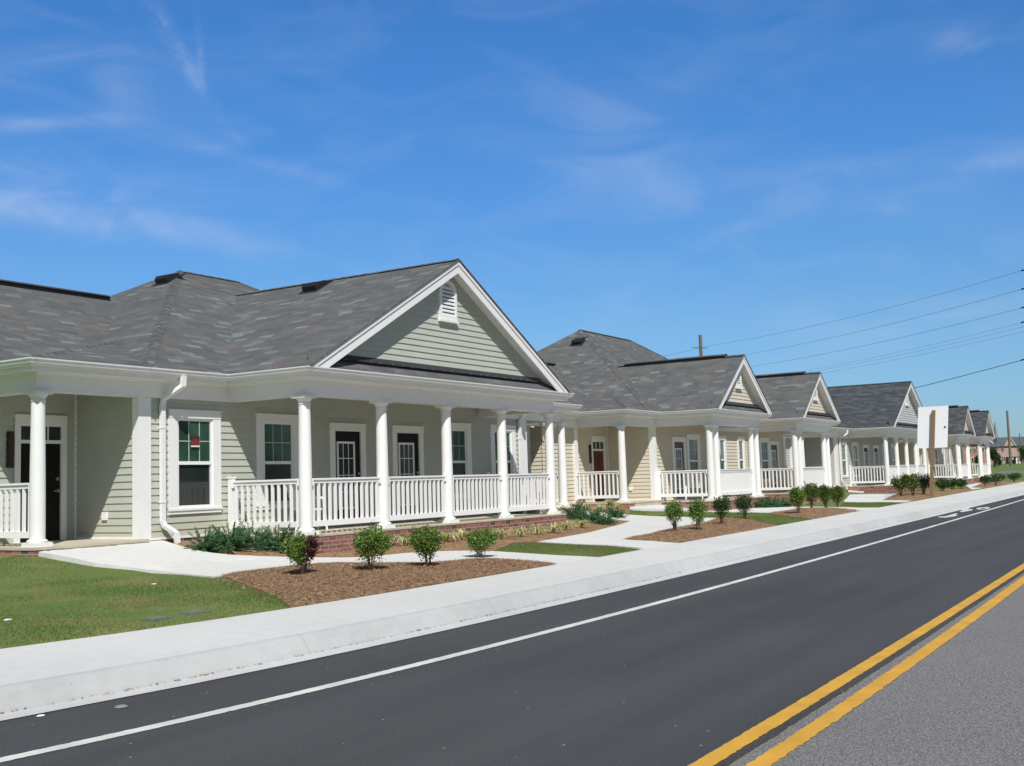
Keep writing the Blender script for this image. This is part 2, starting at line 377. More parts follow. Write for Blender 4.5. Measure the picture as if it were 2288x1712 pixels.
# ------------------------------------------------------------------ street curves and terrain
def curve(pts, z):
    """a street line through measured points: smooth in the picture, carried on straight at both ends"""
    p = np.array(pts, float); deg = 3 if len(p) > 3 else 2
    c = np.polyfit(p[:, 0]/1000, p[:, 1], deg)
    xs = np.arange(0, 2289, 16.0); g = np.array([at_z(x, np.polyval(c, x/1000), z)[:2] for x in xs])
    d0 = (g[0]-g[8]); d0 = d0/np.linalg.norm(d0)*.3+np.array([-1, .05]); d0 /= np.linalg.norm(d0)
    d1 = (g[-1]-g[-14]); d1 /= np.linalg.norm(d1)
    return np.vstack([g[0]+d0*60, g[0]+d0*20, g[0]+d0*6, g, g[-1]+d1*15, g[-1]+d1*80, g[-1]+d1*500])
L_WHITE = curve([(0, 1699.7), (383, 1616), (760, 1527.3), (1160, 1428.5), (1460, 1350.3), (1860, 1240), (2075, 1180), (2288, 1116)], 0)
L_PAN = curve([(0, 1612.1), (380, 1539), (760, 1460.9), (1100, 1388), (1460, 1303.1), (1800, 1223), (2000, 1174), (2288, 1107)], 0)
L_SWIN = curve([(0, 1450.6), (330, 1407), (760, 1342.4), (1000, 1301), (1247.5, 1260.8), (1529.6, 1213.1), (1734.4, 1176.8), (1926, 1141.6), (2037.7, 1119), (2194.3, 1091.1), (2288, 1079)], .16)
L_YA1 = curve([(1535.9, 1712), (1669.5, 1635.6), (1800, 1559), (1988, 1443.2), (2144.3, 1346), (2288, 1260.4)], 0)
def yline(pts):
    p = np.array(pts, float); c = np.polyfit(p[:, 0]/1000, p[:, 1], 2)
    xs = np.arange(1500, 2289, 16.0); g = np.array([at_z(x, np.polyval(c, x/1000), 0)[:2] for x in xs])
    d0 = np.array([-1, 0.0]); d1 = g[-1]-g[-10]; d1 /= np.linalg.norm(d1)
    return np.vstack([g[0]+d0*60, g[0]+d0*8, g, g[-1]+d1*30, g[-1]+d1*500])
YL = [yline(q) for q in ([(1535.9, 1712), (1669.5, 1635.6), (1800, 1559), (1988, 1443.2), (2144.3, 1346), (2288, 1260.4)],
      [(1593.6, 1712), (1703.4, 1644.4), (1800, 1586.8), (1990.7, 1463.6), (2288, 1272.6)],
      [(1645.8, 1712), (1800, 1615.3), (2023.3, 1465), (2288, 1282.1)],
      [(1704.8, 1712), (1800, 1646.5), (2064.1, 1465), (2288, 1299.8)])]
def yat(L, x): return float(np.interp(x, L[:, 0], L[:, 1]))
def swin(x): return yat(L_SWIN, x)
def terr(x, y):
    s = y-swin(x)
    z = float(np.interp(s, [-50, -.06, 0, 4.1, 4.8, 6.6, 10, 60, 600], [.05, .05, .158, .27, .31, .57, .60, .62, .9]))
    if x > 95: z = z*0.5+.12*min(1, 1)+max(0, min(1.35, (x-150)/190*1.35))
    return z
def walkz(x, y):
    s = y-swin(x)
    if s <= 0: return .167
    t = min(1, max(0, (y-12.3)/2.8)); t = t*t*(3-2*t); k = min(1, s/.6)
    return .167*(1-k)+k*(terr(x, y)+.022+t*.055)
def on(px, py, zf=terr):
    z = .25
    for _ in range(25):
        p = at_z(px, py, z); z = .5*z+.5*zf(p[0], p[1])
    return (float(p[0]), float(p[1]), float(z))

def strip(name, A, B, za, zb, m, label=None, kind='structure'):
    """sheet between two street lines, resampled on common x"""
    xs = np.unique(np.round(np.concatenate([np.arange(-40, 60, 1.0), np.arange(60, 400, 6.0)]), 3))
    mb = MB()
    for i in range(len(xs)-1):
        a0, a1, b0, b1 = yat(A, xs[i]), yat(A, xs[i+1]), yat(B, xs[i]), yat(B, xs[i+1])
        mb.face([(xs[i], a0, za), (xs[i+1], a1, za), (xs[i+1], b1, zb), (xs[i], b0, zb)])
    o = mb.build(name, m); o['kind'] = kind; return o
def shift(L, d): q = L.copy(); q[:, 1] += d; return q

# old carriageway under everything, the newer overlay on the far lane
mb = MB(); mb.face([(-60, -30, -.028), (400, -30, -.028), (400, 9, -.028), (-60, 9, -.028)]); o = mb.build('road', MT['oldasphalt']); o['kind'] = 'structure'
EDGE = YL[1].copy(); EDGE[:, 1] -= .016
xs = np.concatenate([np.arange(-40, 3, 1.0), np.arange(3, 30, .06), np.arange(30, 60, 1.0), np.arange(60, 400, 6.0)])
mb = MB(); jit = RNG.normal(0, .004, len(xs))
for i in range(len(xs)-1):
    x0, x1 = xs[i], xs[i+1]; e0, e1 = yat(EDGE, x0)+jit[i], yat(EDGE, x1)+jit[i+1]
    mb.face([(x0, e0, 0), (x1, e1, 0), (x1, yat(L_PAN, x1)+.01, 0), (x0, yat(L_PAN, x0)+.01, 0)])
    mb.face([(x0, e0-.008, -.03), (x1, e1-.008, -.03), (x1, e1, 0), (x0, e0, 0)])
o = mb.build('road_overlay', MT['asphalt']); o['kind'] = 'structure'
def ragged(name, A, B, z, m, amp):
    xs = np.concatenate([np.arange(-20, 3, 1.0), np.arange(3, 22, .035), np.arange(22, 60, .5), np.arange(60, 400, 6.0)])
    ja = RNG.normal(0, amp, len(xs)); jb = RNG.normal(0, amp, len(xs)); mb = MB()
    for i in range(len(xs)-1):
        x0, x1 = xs[i], xs[i+1]
        mb.face([(x0, yat(B, x0)+jb[i], z), (x1, yat(B, x1)+jb[i+1], z), (x1, yat(A, x1)+ja[i+1], z), (x0, yat(A, x0)+ja[i], z)])
    o = mb.build(name, m); o['kind'] = 'structure'; return o
ragged('centre_line', YL[0], YL[1], .004, MT['yellow'], .0022)
ragged('centre_line', YL[2], YL[3], -.023, MT['yellow'], .0038)
ragged('edge_line', shift(L_WHITE, .058), shift(L_WHITE, -.058), .004, MT['whitepaint'], .0025)
# bike symbol in the bike lane
def onroad(q): return [tuple(at_z(2000+x/8.508, 1090+y/8.508, .004)) for x, y in q]
mb = MB()
for q in ([(800, 538), (870, 548), (960, 540), (1050, 516), (1130, 490), (1205, 488), (1150, 510), (1190, 526), (1100, 548), (960, 568), (860, 566)],
          [(1155, 415), (1230, 404), (1330, 392), (1400, 388), (1415, 400), (1370, 410), (1480, 408), (1460, 430), (1350, 450), (1270, 462), (1220, 455), (1290, 424)]):
    p = onroad(q); mb.face(p[::-1])
ring = [(math.cos(t), math.sin(t)) for t in np.linspace(0, 2*math.pi, 33)]
for k in range(32):
    q = onroad([(1672+130*c*s_, 390+(21*s-9*c)*s_) for s_, (c, s) in ((1, ring[k]), (1, ring[k+1]), (.45, ring[k+1]), (.45, ring[k]))]); mb.face(q)
o = mb.build('bike_symbol', MT['whitepaint']); o['kind'] = 'structure'
# gutter pan, curb face and sidewalk as one poured profile each
strip('gutter_pan', L_PAN, shift(L_PAN, .335), .006, -.012, MT['pan'])
mb = MB(); prof = [(.325, -.02), (.33, .0), (.35, .03), (.40, .105), (.425, .135), (.46, .150), (.50, .155)]
xs = np.concatenate([np.arange(-40, 60, 1.0), np.arange(60, 400, 6.0)])
for i in range(len(xs)-1):
    for (o0, z0), (o1, z1) in zip(prof[:-1], prof[1:]):
        y0, y1 = yat(L_PAN, xs[i]), yat(L_PAN, xs[i+1])
        mb.face([(xs[i], y0+o0, z0), (xs[i+1], y1+o0, z0), (xs[i+1], y1+o1, z1), (xs[i], y0+o1, z1)])
o = link('curb', mb.mesh('curb', MT['curb'], smooth=True)); o['kind'] = 'structure'
strip('sidewalk', shift(L_PAN, .50), shift(L_SWIN, .0), .155, .162, MT['concrete'])
mb = MB()
for i in range(len(xs)-1):
    y0, y1 = yat(L_SWIN, xs[i]), yat(L_SWIN, xs[i+1])
    mb.face([(xs[i+1], y1, .05), (xs[i], y0, .05), (xs[i], y0, .162), (xs[i+1], y1, .162)])
o = mb.build('sidewalk_edge', MT['concrete']); o['kind'] = 'structure'
# grit and leaf litter caught along the gutter
V = []; F = []
for i in range(900):
    x = RNG.uniform(3, 40)*(1 if i % 3 else .4); 
    if x < 3: x += 4
    y = yat(L_PAN, x)+.318-abs(RNG.normal(0, .02)); z = -.006+RNG.uniform(0, .006); t = RNG.uniform(0, 6.283); l = RNG.uniform(.004, .016)*(2.2 if RNG.random() < .06 else 1); w = l*RNG.uniform(.3, .8); c, q = math.cos(t), math.sin(t); b = len(V)
    V += [(x-c*l, y-q*l, z), (x+q*w, y-c*w, z+.004), (x+c*l, y+q*l, z+.002), (x-q*w, y+c*w, z+.006)]; F.append((b, b+1, b+2, b+3))
o = link('gutter_litter', fast_mesh('gutter_litter', np.array(V), np.array(F), MT['straw'])); tag(o, 'brown grit and dead leaves caught along the curb', 'litter', kind='stuff')
# terrain
xs = np.concatenate([np.arange(-60, 96, 1.5), np.arange(98, 420, 6.0)]); ss = [-1.2, -.06, 0, 1.2, 2.4, 3.5, 4.6, 5.6, 6.6, 8, 10, 20, 60, 200, 600]
V = [];
for x in xs:
    b = swin(x)
    for s in ss: V.append((x, b+s, terr(x, b+s)))
n = len(ss); F = [(i*n+j, (i+1)*n+j, (i+1)*n+j+1, i*n+j+1) for i in range(len(xs)-1) for j in range(n-1)]
o = link('ground', fast_mesh('ground', np.array(V), np.array(F), MT['ground'])); o['kind'] = 'structure'
mb = MB(); mb.face([(-900, -1500, -.35), (3000, -1500, -.35), (3000, -25, -.35), (-900, -25, -.35)]); mb.face([(-900, -28, -.32), (-50, -28, -.32), (-50, 2500, -.32), (-900, 2500, -.32)])
mb.face([(400, -28, -.33), (3000, -28, 1.3), (3000, 2500, 1.3), (400, 2500, 1.2)])
o = mb.build('outlying_ground', MT['ground']); o['kind'] = 'structure'

# ------------------------------------------------------------------ walkways and mulch beds
def tri_poly(pts):
    """ear clipping of a simple xy polygon"""
    idx = list(range(len(pts))); out = []
    a = sum(pts[i][0]*pts[(i+1) % len(pts)][1]-pts[(i+1) % len(pts)][0]*pts[i][1] for i in range(len(pts)))
    if a < 0: idx = idx[::-1]
    def cr(o, p, q): return (p[0]-o[0])*(q[1]-o[1])-(p[1]-o[1])*(q[0]-o[0])
    guard = 0
    while len(idx) > 3 and guard < 4000:
        guard += 1; ok = False
        for k in range(len(idx)):
            i, j, l = idx[k-1], idx[k], idx[(k+1) % len(idx)]; A, B, C = pts[i], pts[j], pts[l]
            if cr(A, B, C) <= 1e-9: continue
            if any(cr(A, B, pts[m]) >= -1e-9 and cr(B, C, pts[m]) >= -1e-9 and cr(C, A, pts[m]) >= -1e-9 for m in idx if m not in (i, j, l)): continue
            out.append((i, j, l)); idx.pop(k); ok = True; break
        if not ok: idx.pop(0)
    if len(idx) == 3: out.append(tuple(idx))
    return out
def refine(pts, tris, L):
    P = [tuple(p) for p in pts]; T = list(tris)
    for _ in range(7):
        big = [t for t in T if max(math.dist(P[t[a]], P[t[(a+1) % 3]]) for a in range(3)) > L]
        if not big: break
        mid = {}; NT = []
        def md(a, b):
            if math.dist(P[a], P[b]) <= L: return None
            k = (min(a, b), max(a, b))
            if k not in mid: mid[k] = len(P); P.append(((P[a][0]+P[b][0])/2, (P[a][1]+P[b][1])/2))
            return mid[k]
        for a, b, c in T:
            ab, bc, ca = md(a, b), md(b, c), md(c, a)
            s = [x is not None for x in (ab, bc, ca)]
            if not any(s): NT.append((a, b, c))
            elif all(s): NT += [(a, ab, ca), (ab, b, bc), (ca, bc, c), (ab, bc, ca)]
            else:
                # rotate so that the split edges come first
                for _r in range(3):
                    if s[0] and not s[2]: break
                    a, b, c = b, c, a; ab, bc, ca = bc, ca, ab; s = [x is not None for x in (ab, bc, ca)]
                if s[0] and s[1]: NT += [(ab, b, bc), (a, ab, bc), (a, bc, c)]
                else: NT += [(a, ab, c), (ab, b, c)]
        T = NT
    return P, T
def sheet(name, poly, zf, m, thick=.12, L=.6, kind='structure', bound=None):
    tr = tri_poly(poly); P, T = refine(poly, tr, L)
    mb = MB()
    for a, b, c in T: mb.face([(P[i][0], P[i][1], zf(*P[i])) for i in (a, b, c)])
    n = len(poly); ar = sum(poly[i][0]*poly[(i+1) % n][1]-poly[(i+1) % n][0]*poly[i][1] for i in range(n))
    pp = poly if ar > 0 else poly[::-1]
    for i in range(n):
        A, B = pp[i], pp[(i+1) % n]; k = max(1, int(math.dist(A, B)/L))
        for q in range(k):
            a = (A[0]+(B[0]-A[0])*q/k, A[1]+(B[1]-A[1])*q/k); b = (A[0]+(B[0]-A[0])*(q+1)/k, A[1]+(B[1]-A[1])*(q+1)/k)
            mb.face([(a[0], a[1], zf(*a)-thick), (b[0], b[1], zf(*b)-thick), (b[0], b[1], zf(*b)), (a[0], a[1], zf(*a))])
    o = mb.build(name, m); o['kind'] = kind; return o
def smooth_poly(pts): return pts
def world(pxs, zf=terr): return [on(x, y, zf)[:2] for x, y in pxs]
def inpoly(poly, x, y):
    c = False; n = len(poly)
    for i in range(n):
        (x0, y0), (x1, y1) = poly[i], poly[i-1]
        if (y0 > y) != (y1 > y) and x < (x1-x0)*(y-y0)/(y1-y0)+x0: c = not c
    return c
WALKS = {
 'a': [(72, 1231), (120, 1239), (213, 1258), (295, 1268.5), (400, 1281), (474, 1288), (520, 1282.5), (563, 1277.5), (639, 1268.5), (700, 1264), (760, 1262), (850, 1262.5), (941, 1262), (1000, 1257), (1044, 1252.5), (1080, 1251.5), (1113, 1252), (1180, 1256), (1249, 1261.2),
       (1300, 1254), (1349, 1245.6), (1300, 1243), (1251, 1241), (1182, 1236.7), (1103, 1231.5), (1065, 1230.2), (1030, 1230.5), (985, 1231.5), (941, 1233.3), (900, 1236.3), (865, 1240), (825, 1243.5), (786, 1245.5), (745, 1246), (700, 1245.6), (653, 1244.8), (584, 1242.8), (515, 1239.5), (480, 1236), (446, 1230.7), (415, 1223), (385, 1214), (350, 1207), (325, 1203), (200, 1213), (110, 1221)],
 'b': [(1199, 1210.8), (1240, 1203.5), (1285, 1195.4), (1320, 1189), (1354, 1180), (1385, 1172), (1411, 1163.4), (1382, 1161.5), (1340, 1158), (1290, 1150), (1285, 1140), (1343, 1145), (1381, 1149), (1450, 1153), (1530, 1155), (1602, 1157.5), (1577, 1167), (1540, 1174), (1500.7, 1181), (1475, 1186), (1450, 1193.7), (1420, 1199), (1388.7, 1204.9), (1425, 1207.3), (1460, 1209), (1529.6, 1213.6), (1490, 1221), (1446, 1228.3), (1400, 1223.3), (1354, 1218.8), (1285, 1215)],
 'c': [(1405, 1130), (1470, 1128), (1522, 1129), (1580, 1133.5), (1629, 1135.7), (1687, 1135.3), (1709, 1134.8), (1760, 1133), (1777, 1132.3), (1820, 1132.3), (1877, 1132.9), (1920, 1134.6), (1965, 1134.3), (1928, 1141.3), (1905, 1140.2), (1895, 1139.3), (1877, 1136.8), (1850, 1137), (1820, 1138.3), (1772.8, 1138.3), (1742, 1143.4), (1717, 1146.4), (1680, 1145), (1627, 1143.9), (1580, 1142.5), (1522, 1139.5), (1450, 1137.5), (1407, 1135)],
 'd': [(1886, 1119), (1899, 1105), (1950, 1104), (2003, 1103.5), (1990, 1109), (1970, 1117.5), (2005, 1118), (2038.5, 1118.6), (2022, 1121.9), (1950, 1121.6), (1886, 1121.3)],
 'e': [(1895, 1092), (1950, 1094), (2010, 1096), (2010, 1099), (1950, 1098.6), (1895, 1096.6)],
 'f': [(2152, 1079.2), (2193, 1079.2), (2170, 1089.3), (2195, 1090.8), (2170, 1093.5)],
}
WPOLY = {}
for k, q in WALKS.items():
    WPOLY[k] = world(q, walkz)
    if k in 'abcd': WPOLY[k] = [(x, swin(x)-.04) if y-swin(x) < .10 else (x, y) for x, y in WPOLY[k]]
    sheet('walkway', WPOLY[k], walkz, MT['walk'], .16, .5)
BEDS = {
 'front': [(494.8, 1287.4), (520, 1284), (563, 1279), (639, 1270), (700, 1265.5), (760, 1263.5), (850, 1264), (941, 1263.5), (1000, 1258.5), (1044, 1254), (1113, 1253.5), (1180, 1257.5), (1246, 1261.5), (1200, 1269), (1120, 1282), (1000, 1302), (880, 1322), (760, 1343), (649, 1359), (628.7, 1342.4), (584, 1321.8), (536, 1304.6)],
 'house': [(350, 1210), (385, 1217), (415, 1226), (446, 1233), (515, 1242), (584, 1245), (653, 1246.5), (700, 1247.5), (745, 1248), (786, 1247.5), (825, 1245.5), (865, 1242), (900, 1238), (941, 1235), (1030, 1232), (1103, 1233), (1147, 1214), (1199, 1212), (1240, 1205.5), (1285, 1197.4), (1320, 1191), (1354, 1182), (1385, 1174), (1409, 1165.4), (1382, 1163), (1340, 1159), (1288, 1151), (1286, 1142)],
 'right': [(1392, 1205.2), (1425, 1208.3), (1460, 1210), (1529.6, 1214.6), (1580, 1205.5), (1632, 1196), (1680, 1187.5), (1734, 1178), (1700, 1170), (1680, 1164), (1650, 1161), (1602, 1159), (1577, 1168.5), (1540, 1175.5), (1500.7, 1182.5), (1475, 1188), (1450, 1195), (1420, 1200.5)],
 'entry': [(1290, 1131), (1410, 1127), (1412, 1135.5), (1406, 1147), (1343, 1143), (1288, 1138)],
 'porch': [(1410, 1118), (1522, 1126), (1580, 1131.5), (1629, 1133.7), (1687, 1133.3), (1709, 1132.8), (1760, 1131), (1790, 1130), (1850, 1118), (1700, 1112)],
 'third': [(1717, 1147.4), (1742, 1144.4), (1772.8, 1139.3), (1820, 1139.3), (1877, 1137.8), (1905, 1141.2), (1926, 1142.6), (1880, 1151), (1812.8, 1163), (1766, 1156), (1730, 1150)],
 'sign': [(1973, 1118.3), (1990, 1110.5), (2005, 1104), (2060, 1100), (2120, 1096.5), (2182, 1095.5), (2120, 1105), (2081, 1112), (2038, 1119.4)],
 'far': [(2171, 1090), (2193, 1081), (2240, 1077), (2283, 1074.5), (2283, 1079.5), (2226, 1087), (2196, 1091.5)],
}
BPOLY = {}
def mound(k):
    pc = np.array(BPOLY[k])
    def f(x, y):
        d = 1e9; n = len(pc)
        for i in range(n):
            a, b = pc[i-1], pc[i]; ab = b-a; t = max(0, min(1, np.dot((x-a[0], y-a[1]), ab)/(ab@ab+1e-9))); q = a+ab*t
            d = min(d, math.hypot(x-q[0], y-q[1]))
        h = .015+.10*min(1, d/.9)**.7 if k not in ('house', 'entry', 'porch') else .015+.04*min(1, d/.5)
        return terr(x, y)+h
    return f
MND = {}
for k, q in BEDS.items():
    w = world(q)
    if k == 'house': w = w+[(28.0, 15.4), (24.4, 15.45), (24.0, 13.4), (14.3, 13.4), (14.2, 15.45), (13.0, 15.45)]
    if k == 'porch': w = world(q)
    BPOLY[k] = w; MND[k] = mound(k)
    sheet('mulch_bed', w, MND[k], MT['soil'], .08, .35)

# pine straw lying on the beds
def scatter(poly, n):
    a = np.array(poly); lo, hi = a.min(0), a.max(0); out = []
    while len(out) < n:
        p = RNG.uniform(lo, hi, (n*2, 2))
        out += [tuple(q) for q in p if inpoly(poly, *q)]
    return np.array(out[:n])
V = []; F = []
LED0 = [(x, y) for x, y in world([(455, 1290), (520, 1294), (575, 1315), (625, 1340), (600, 1352), (540, 1325), (480, 1300)])]
BPOLY['lawn_edge'] = LED0; MND['lawn_edge'] = lambda x, y: terr(x, y)+.012
for k, n, sz in (('lawn_edge', 420, 1), ('front', 19000, 1), ('house', 8000, 1), ('right', 9000, 1.2), ('third', 2500, 1.5), ('entry', 900, 1.3), ('sign', 2500, 2)):
    for x, y in scatter(BPOLY[k], n):
        z = MND[k](x, y)+abs(RNG.normal(0, .004))+.003; t = RNG.uniform(0, 6.283); l = RNG.uniform(.015, .042)*sz; w = RNG.uniform(.0018, .0038)*sz*(1 if RNG.random() < .9 else 2.2)
        dz = RNG.normal(0, .006); c, s = math.cos(t), math.sin(t); b = len(V)
        V += [(x-c*l-s*w, y-s*l+c*w, z-dz), (x-c*l+s*w, y-s*l-c*w, z-dz), (x+c*l+s*w, y+s*l-c*w, z+dz+.004), (x+c*l-s*w, y+s*l+c*w, z+dz+.004)]
        F.append((b, b+1, b+2, b+3))
o = link('pine_straw', fast_mesh('pine_straw', np.array(V), np.array(F), MT['straw'])); tag(o, 'brown pine straw mulch scattered over the planting beds', 'mulch', kind='stuff')

# grass blades
def blades(poly, n, h0, h1, w, skip=()):
    pts = scatter(poly, n); V = np.zeros((n, 3, 3)); 
    for i, (x, y) in enumerate(pts):
        if any(inpoly(s, x, y) for s in skip): x, y = poly[0]
        z = terr(x, y); t = RNG.uniform(0, 6.283); h = RNG.uniform(h0, h1)*(.75+.5*math.sin(x*2.1)*math.sin(y*1.7+1)**2); a, b = RNG.normal(0, .45, 2)*h
        V[i, 0] = (x-math.cos(t)*w, y-math.sin(t)*w, z-.005); V[i, 1] = (x+math.cos(t)*w, y+math.sin(t)*w, z-.005); V[i, 2] = (x+a, y+b, z+h)
    return V.reshape(-1, 3)
LAWN = world([(0, 1250), (70, 1236), (120, 1243), (213, 1262), (295, 1272), (400, 1285), (474, 1291), (497, 1290), (536, 1304), (590, 1321), (632, 1342), (655, 1356), (560, 1372), (330, 1406), (0, 1450)])
LAWN = [(4.6, 9.55), (4.6, 15.2)]+LAWN
G1 = world([(1105, 1232), (1147, 1215), (1199, 1211.5), (1285, 1216), (1354, 1220), (1443, 1228.8), (1398, 1236.5), (1347, 1244), (1251, 1240.3), (1182, 1236)])
G2 = world([(1408, 1150), (1390, 1145), (1410, 1136.5), (1522, 1140), (1627, 1144.8), (1717, 1147), (1760, 1154), (1812, 1162), (1736, 1176), (1700, 1168), (1640, 1160), (1602, 1156.8), (1450, 1152.2)])
G3 = world([(1886, 1122.3), (1950, 1122.7), (2020, 1123), (1966, 1133.5), (1877, 1132)])
LEDGE = world([(480, 1286), (540, 1292), (590, 1308), (650, 1336), (690, 1352), (640, 1358), (600, 1345), (560, 1328), (520, 1308)])
VV = np.vstack([blades(LAWN, 85000, .010, .036, .004), blades(LEDGE, 2600, .012, .04, .004), blades(G1, 26000, .012, .036, .0045), blades(G2, 26000, .015, .045, .0055), blades(G3, 8000, .02, .05, .009)])
FF = np.arange(len(VV)).reshape(-1, 3)
o = link('grass', fast_mesh('grass', VV, FF, MT['blade'])); tag(o, 'short mown grass of the front lawns', 'grass', kind='stuff')

# ------------------------------------------------------------------ houses
YF, YE, YB, WY, DY = 13.04, 15.0, 16.6, 15.5, 17.2
ZF, ZE, ZG, ZBEAM, ZSOF = .65, .70, 3.606, 3.137, 3.45
CY = 13.565
def siding(mb, p0, t, L, z0, z1, n, openings=(), ex=.125, trim=None):
    """lap boards on a wall: p0 xy start, t unit direction, n outward normal"""
    k = int(math.ceil((z1-z0)/ex)); t = Vector(t); n = Vector(n); p0 = Vector(p0)
    for i in range(k):
        a, b = z0+i*ex, min(z0+(i+1)*ex, z1); iv = [(0, L)]
        if trim: iv = [trim((a+b)/2)]
        for (u0, u1, w0, w1) in openings:
            if min(b, w1)-max(a, w0) > (b-a)*.5:
                nv = []
                for (c, d) in iv:
                    if u1 <= c or u0 >= d: nv.append((c, d)); continue
                    if c < u0: nv.append((c, u0))
                    if u1 < d: nv.append((u1, d))
                iv = nv
        for (c, d) in iv:
            if d-c < .01: continue
            def P(u, o, z): q = p0+t*u+n*o; return (q.x, q.y, z)
            q = [P(c, .021, a), P(d, .021, a), P(d, .003, b), P(c, .003, b)]
            r = [P(c, -.002, a), P(d, -.002, a), P(d, .021, a), P(c, .021, a)]
            nn = (Vector(q[1])-Vector(q[0])).cross(Vector(q[2])-Vector(q[0]))
            if nn.x*n.x+nn.y*n.y < 0: q = q[::-1]; r = r[::-1]
            mb.face(q); mb.face(r)
def window_mesh(w=1.22, h=1.87, cas=.19, green='glass_green'):
    """local frame: x along wall (0 centre), y = outward is -y, z from casing bottom"""
    f = MB(); x = w/2
    f.box(-x, -x+cas, -.035, .02, .10, h-.15); f.box(x-cas, x, -.035, .02, .10, h-.15)
    f.box(-x, x, -.042, .02, h-.15, h-.02); f.box(-x-.02, x+.02, -.06, .02, h-.02, h)
    f.box(-x-.015, x+.015, -.055, .02, .06, .10); f.box(-x, x, -.036, .02, 0, .06)
    s = MB(); a = x-cas; b0, b1 = .10, h-.15; mid = (b0+b1)/2
    for q in ((-a, -a+.045, b0, b1), (a-.045, a, b0, b1), (-a+.045, a-.045, b1-.05, b1), (-a+.045, a-.045, b0, b0+.05), (-a+.045, a-.045, mid-.03, mid+.03)):
        s.box(q[0], q[1], -.018 if q[3]-q[2] < .07 and abs(q[2]-mid) < .1 else -.012, .04, q[2], q[3])
    g = MB(); g.box(-a+.04, a-.04, .012, .03, mid+.025, b1-.045, mi=0); g.box(-a+.04, a-.04, .022, .04, b0+.045, mid-.025, mi=1)
    m = MB(); iw = a-.045
    for k in (-1, 1): m.box(k*iw/3-.008, k*iw/3+.008, .006, .016, mid+.03, b1-.05)
    zc = (mid+.03+b1-.05)/2; m.box(-iw, iw, .004, .015, zc-.009, zc+.009)
    return f, s, g, m
def place_window(parent, wm, X, Y, z, name='window'):
    f = link(name, wm[0], parent, (X, Y, z)); link('sash', wm[1], f, (X, Y, z)); link('pane', wm[2], f, (X, Y, z)); link('muntin', wm[3], f, (X, Y, z)); return f
def build_house(B):
    """one house of the row; B holds its measured positions"""
    cx = B['cx']; sm, rm, dm = MT[B['siding']], MT[B['roof']], MT[B['door']]
    xe0, xe1, xp0, xp1, xw0, xw1 = B['entry'][0], B['entry'][1], B['pil'][0], B['pil'][1], B['wing'][0], B['wing'][1]
    root = thing(B['name'], B['label'], 'house', (cx, WY, .3), 'houses along the street')
    # ---- roof
    rf = MB(); hs = B['hip_slope']; hx0, hx1 = B['hip']; d = B['hip_d']; zr = 3.6+hs*d; yb = YE+2*d; e = .05
    A0, A1, A2, A3 = (hx0, YE+e, 3.6), (hx1, YE+e, 3.6), (hx1, yb, 3.6), (hx0, yb, 3.6); R0, R1 = (hx0+d, YE+d, zr), (hx1-d, YE+d, zr)
    rf.slope([A0, A1, R1, R0]); rf.slope([A1, A2, R1]); rf.slope([A2, A3, R0, R1]); rf.slope([A3, A0, R0])
    ws, wz0 = .555, 3.6; wry = YE+d; wd = wry-YB; wrz = wz0+ws*wd
    for s in (0, 1):
        xa, xb = ((xw0-.25, hx0+d) if s == 0 else (hx1-d, xw1+.25))
        rf.slope([(xa, YB+e, wz0), (xb, YB+e, wz0), (xb, wry, wrz), (xa, wry, wrz)])
        rf.slope([(xb, wry+wd, wz0), (xa, wry+wd, wz0), (xa, wry, wrz), (xb, wry, wrz)])
    # low corner roofs over the two entries
    for s, xe in ((1, xe0), (-1, xe1)):
        tip = (xe+s*3.85, 17.6, 4.46); c = (xe+s*e, YE+e, 3.6)
        rf.slope([c, (xe+s*4.3, YE+e, 3.6), (xe+s*4.35, 17.6, 4.46), tip]); rf.slope([(xe+s*e, 17.7, 3.6), c, tip])
    for G in B['gables']:
        gc, gh, gs = G['c'], G['half'], G['slope']; zt = 3.62+gs*gh; yk = YE+(zt-3.6)/hs+.6
        for s in (-1, 1):
            lo = (gc+s*gh, YF-.02, 3.62); hi = (gc, YF-.02, zt); lo2 = (gc+s*gh, yk, 3.62); hi2 = (gc, yk, zt)
            rf.slope([lo, hi, hi2, lo2])
            q = [(x, y, z-.035) for x, y, z in (lo, hi)]; rf.face([lo, hi, q[1], q[0]])      # drip edge of the shingles
        # pent strip below the gable wall
        rf.slope([(G.get('gx', (gc-gh, 0))[0]+.08, YF+e, 3.6), (G.get('gx', (0, gc+gh))[1]-.08, YF+e, 3.6), (gc+gh-.3, YF+.34, 3.6+.34*.85), (gc-gh+.3, YF+.34, 3.6+.34*.85)])
    roof = rf.build('roof', rm, root)
    def capline(a, b, w=.11):
        cap = MB()
        a, b = Vector(a), Vector(b); dd = (b-a).normalized(); sd = dd.cross(Vector((0, 0, 1))).normalized(); n = max(1, int((b-a).length/.30))
        for i in range(n):
            p, q = a+(b-a)*(i/n), a+(b-a)*((i+1.15)/n); up = Vector((0, 0, .018)); up2 = Vector((0, 0, .006))
            cap.slope([p+sd*w-Vector((0, 0, w*.35))+up2, p+up, q+Vector((0, 0, .010)), q+sd*w-Vector((0, 0, w*.35))]); cap.slope([p+up, p-sd*w-Vector((0, 0, w*.35))+up2, q-sd*w-Vector((0, 0, w*.35)), q+Vector((0, 0, .010))])
        cap.build('ridge_cap', rm, roof)
    capline(R0, R1); capline(A0, R0); capline(A1, R1)
    for s, xe in ((1, xe0), (-1, xe1)): capline((xe+s*e, YE+e, 3.6), (xe+s*3.85, 17.6, 4.46), .09)
    for G in B['gables']: capline((G['c'], YF, 3.62+G['slope']*G['half']), (G['c'], YE+(G['slope']*G['half'])/hs, 3.62+G['slope']*G['half']), .13)
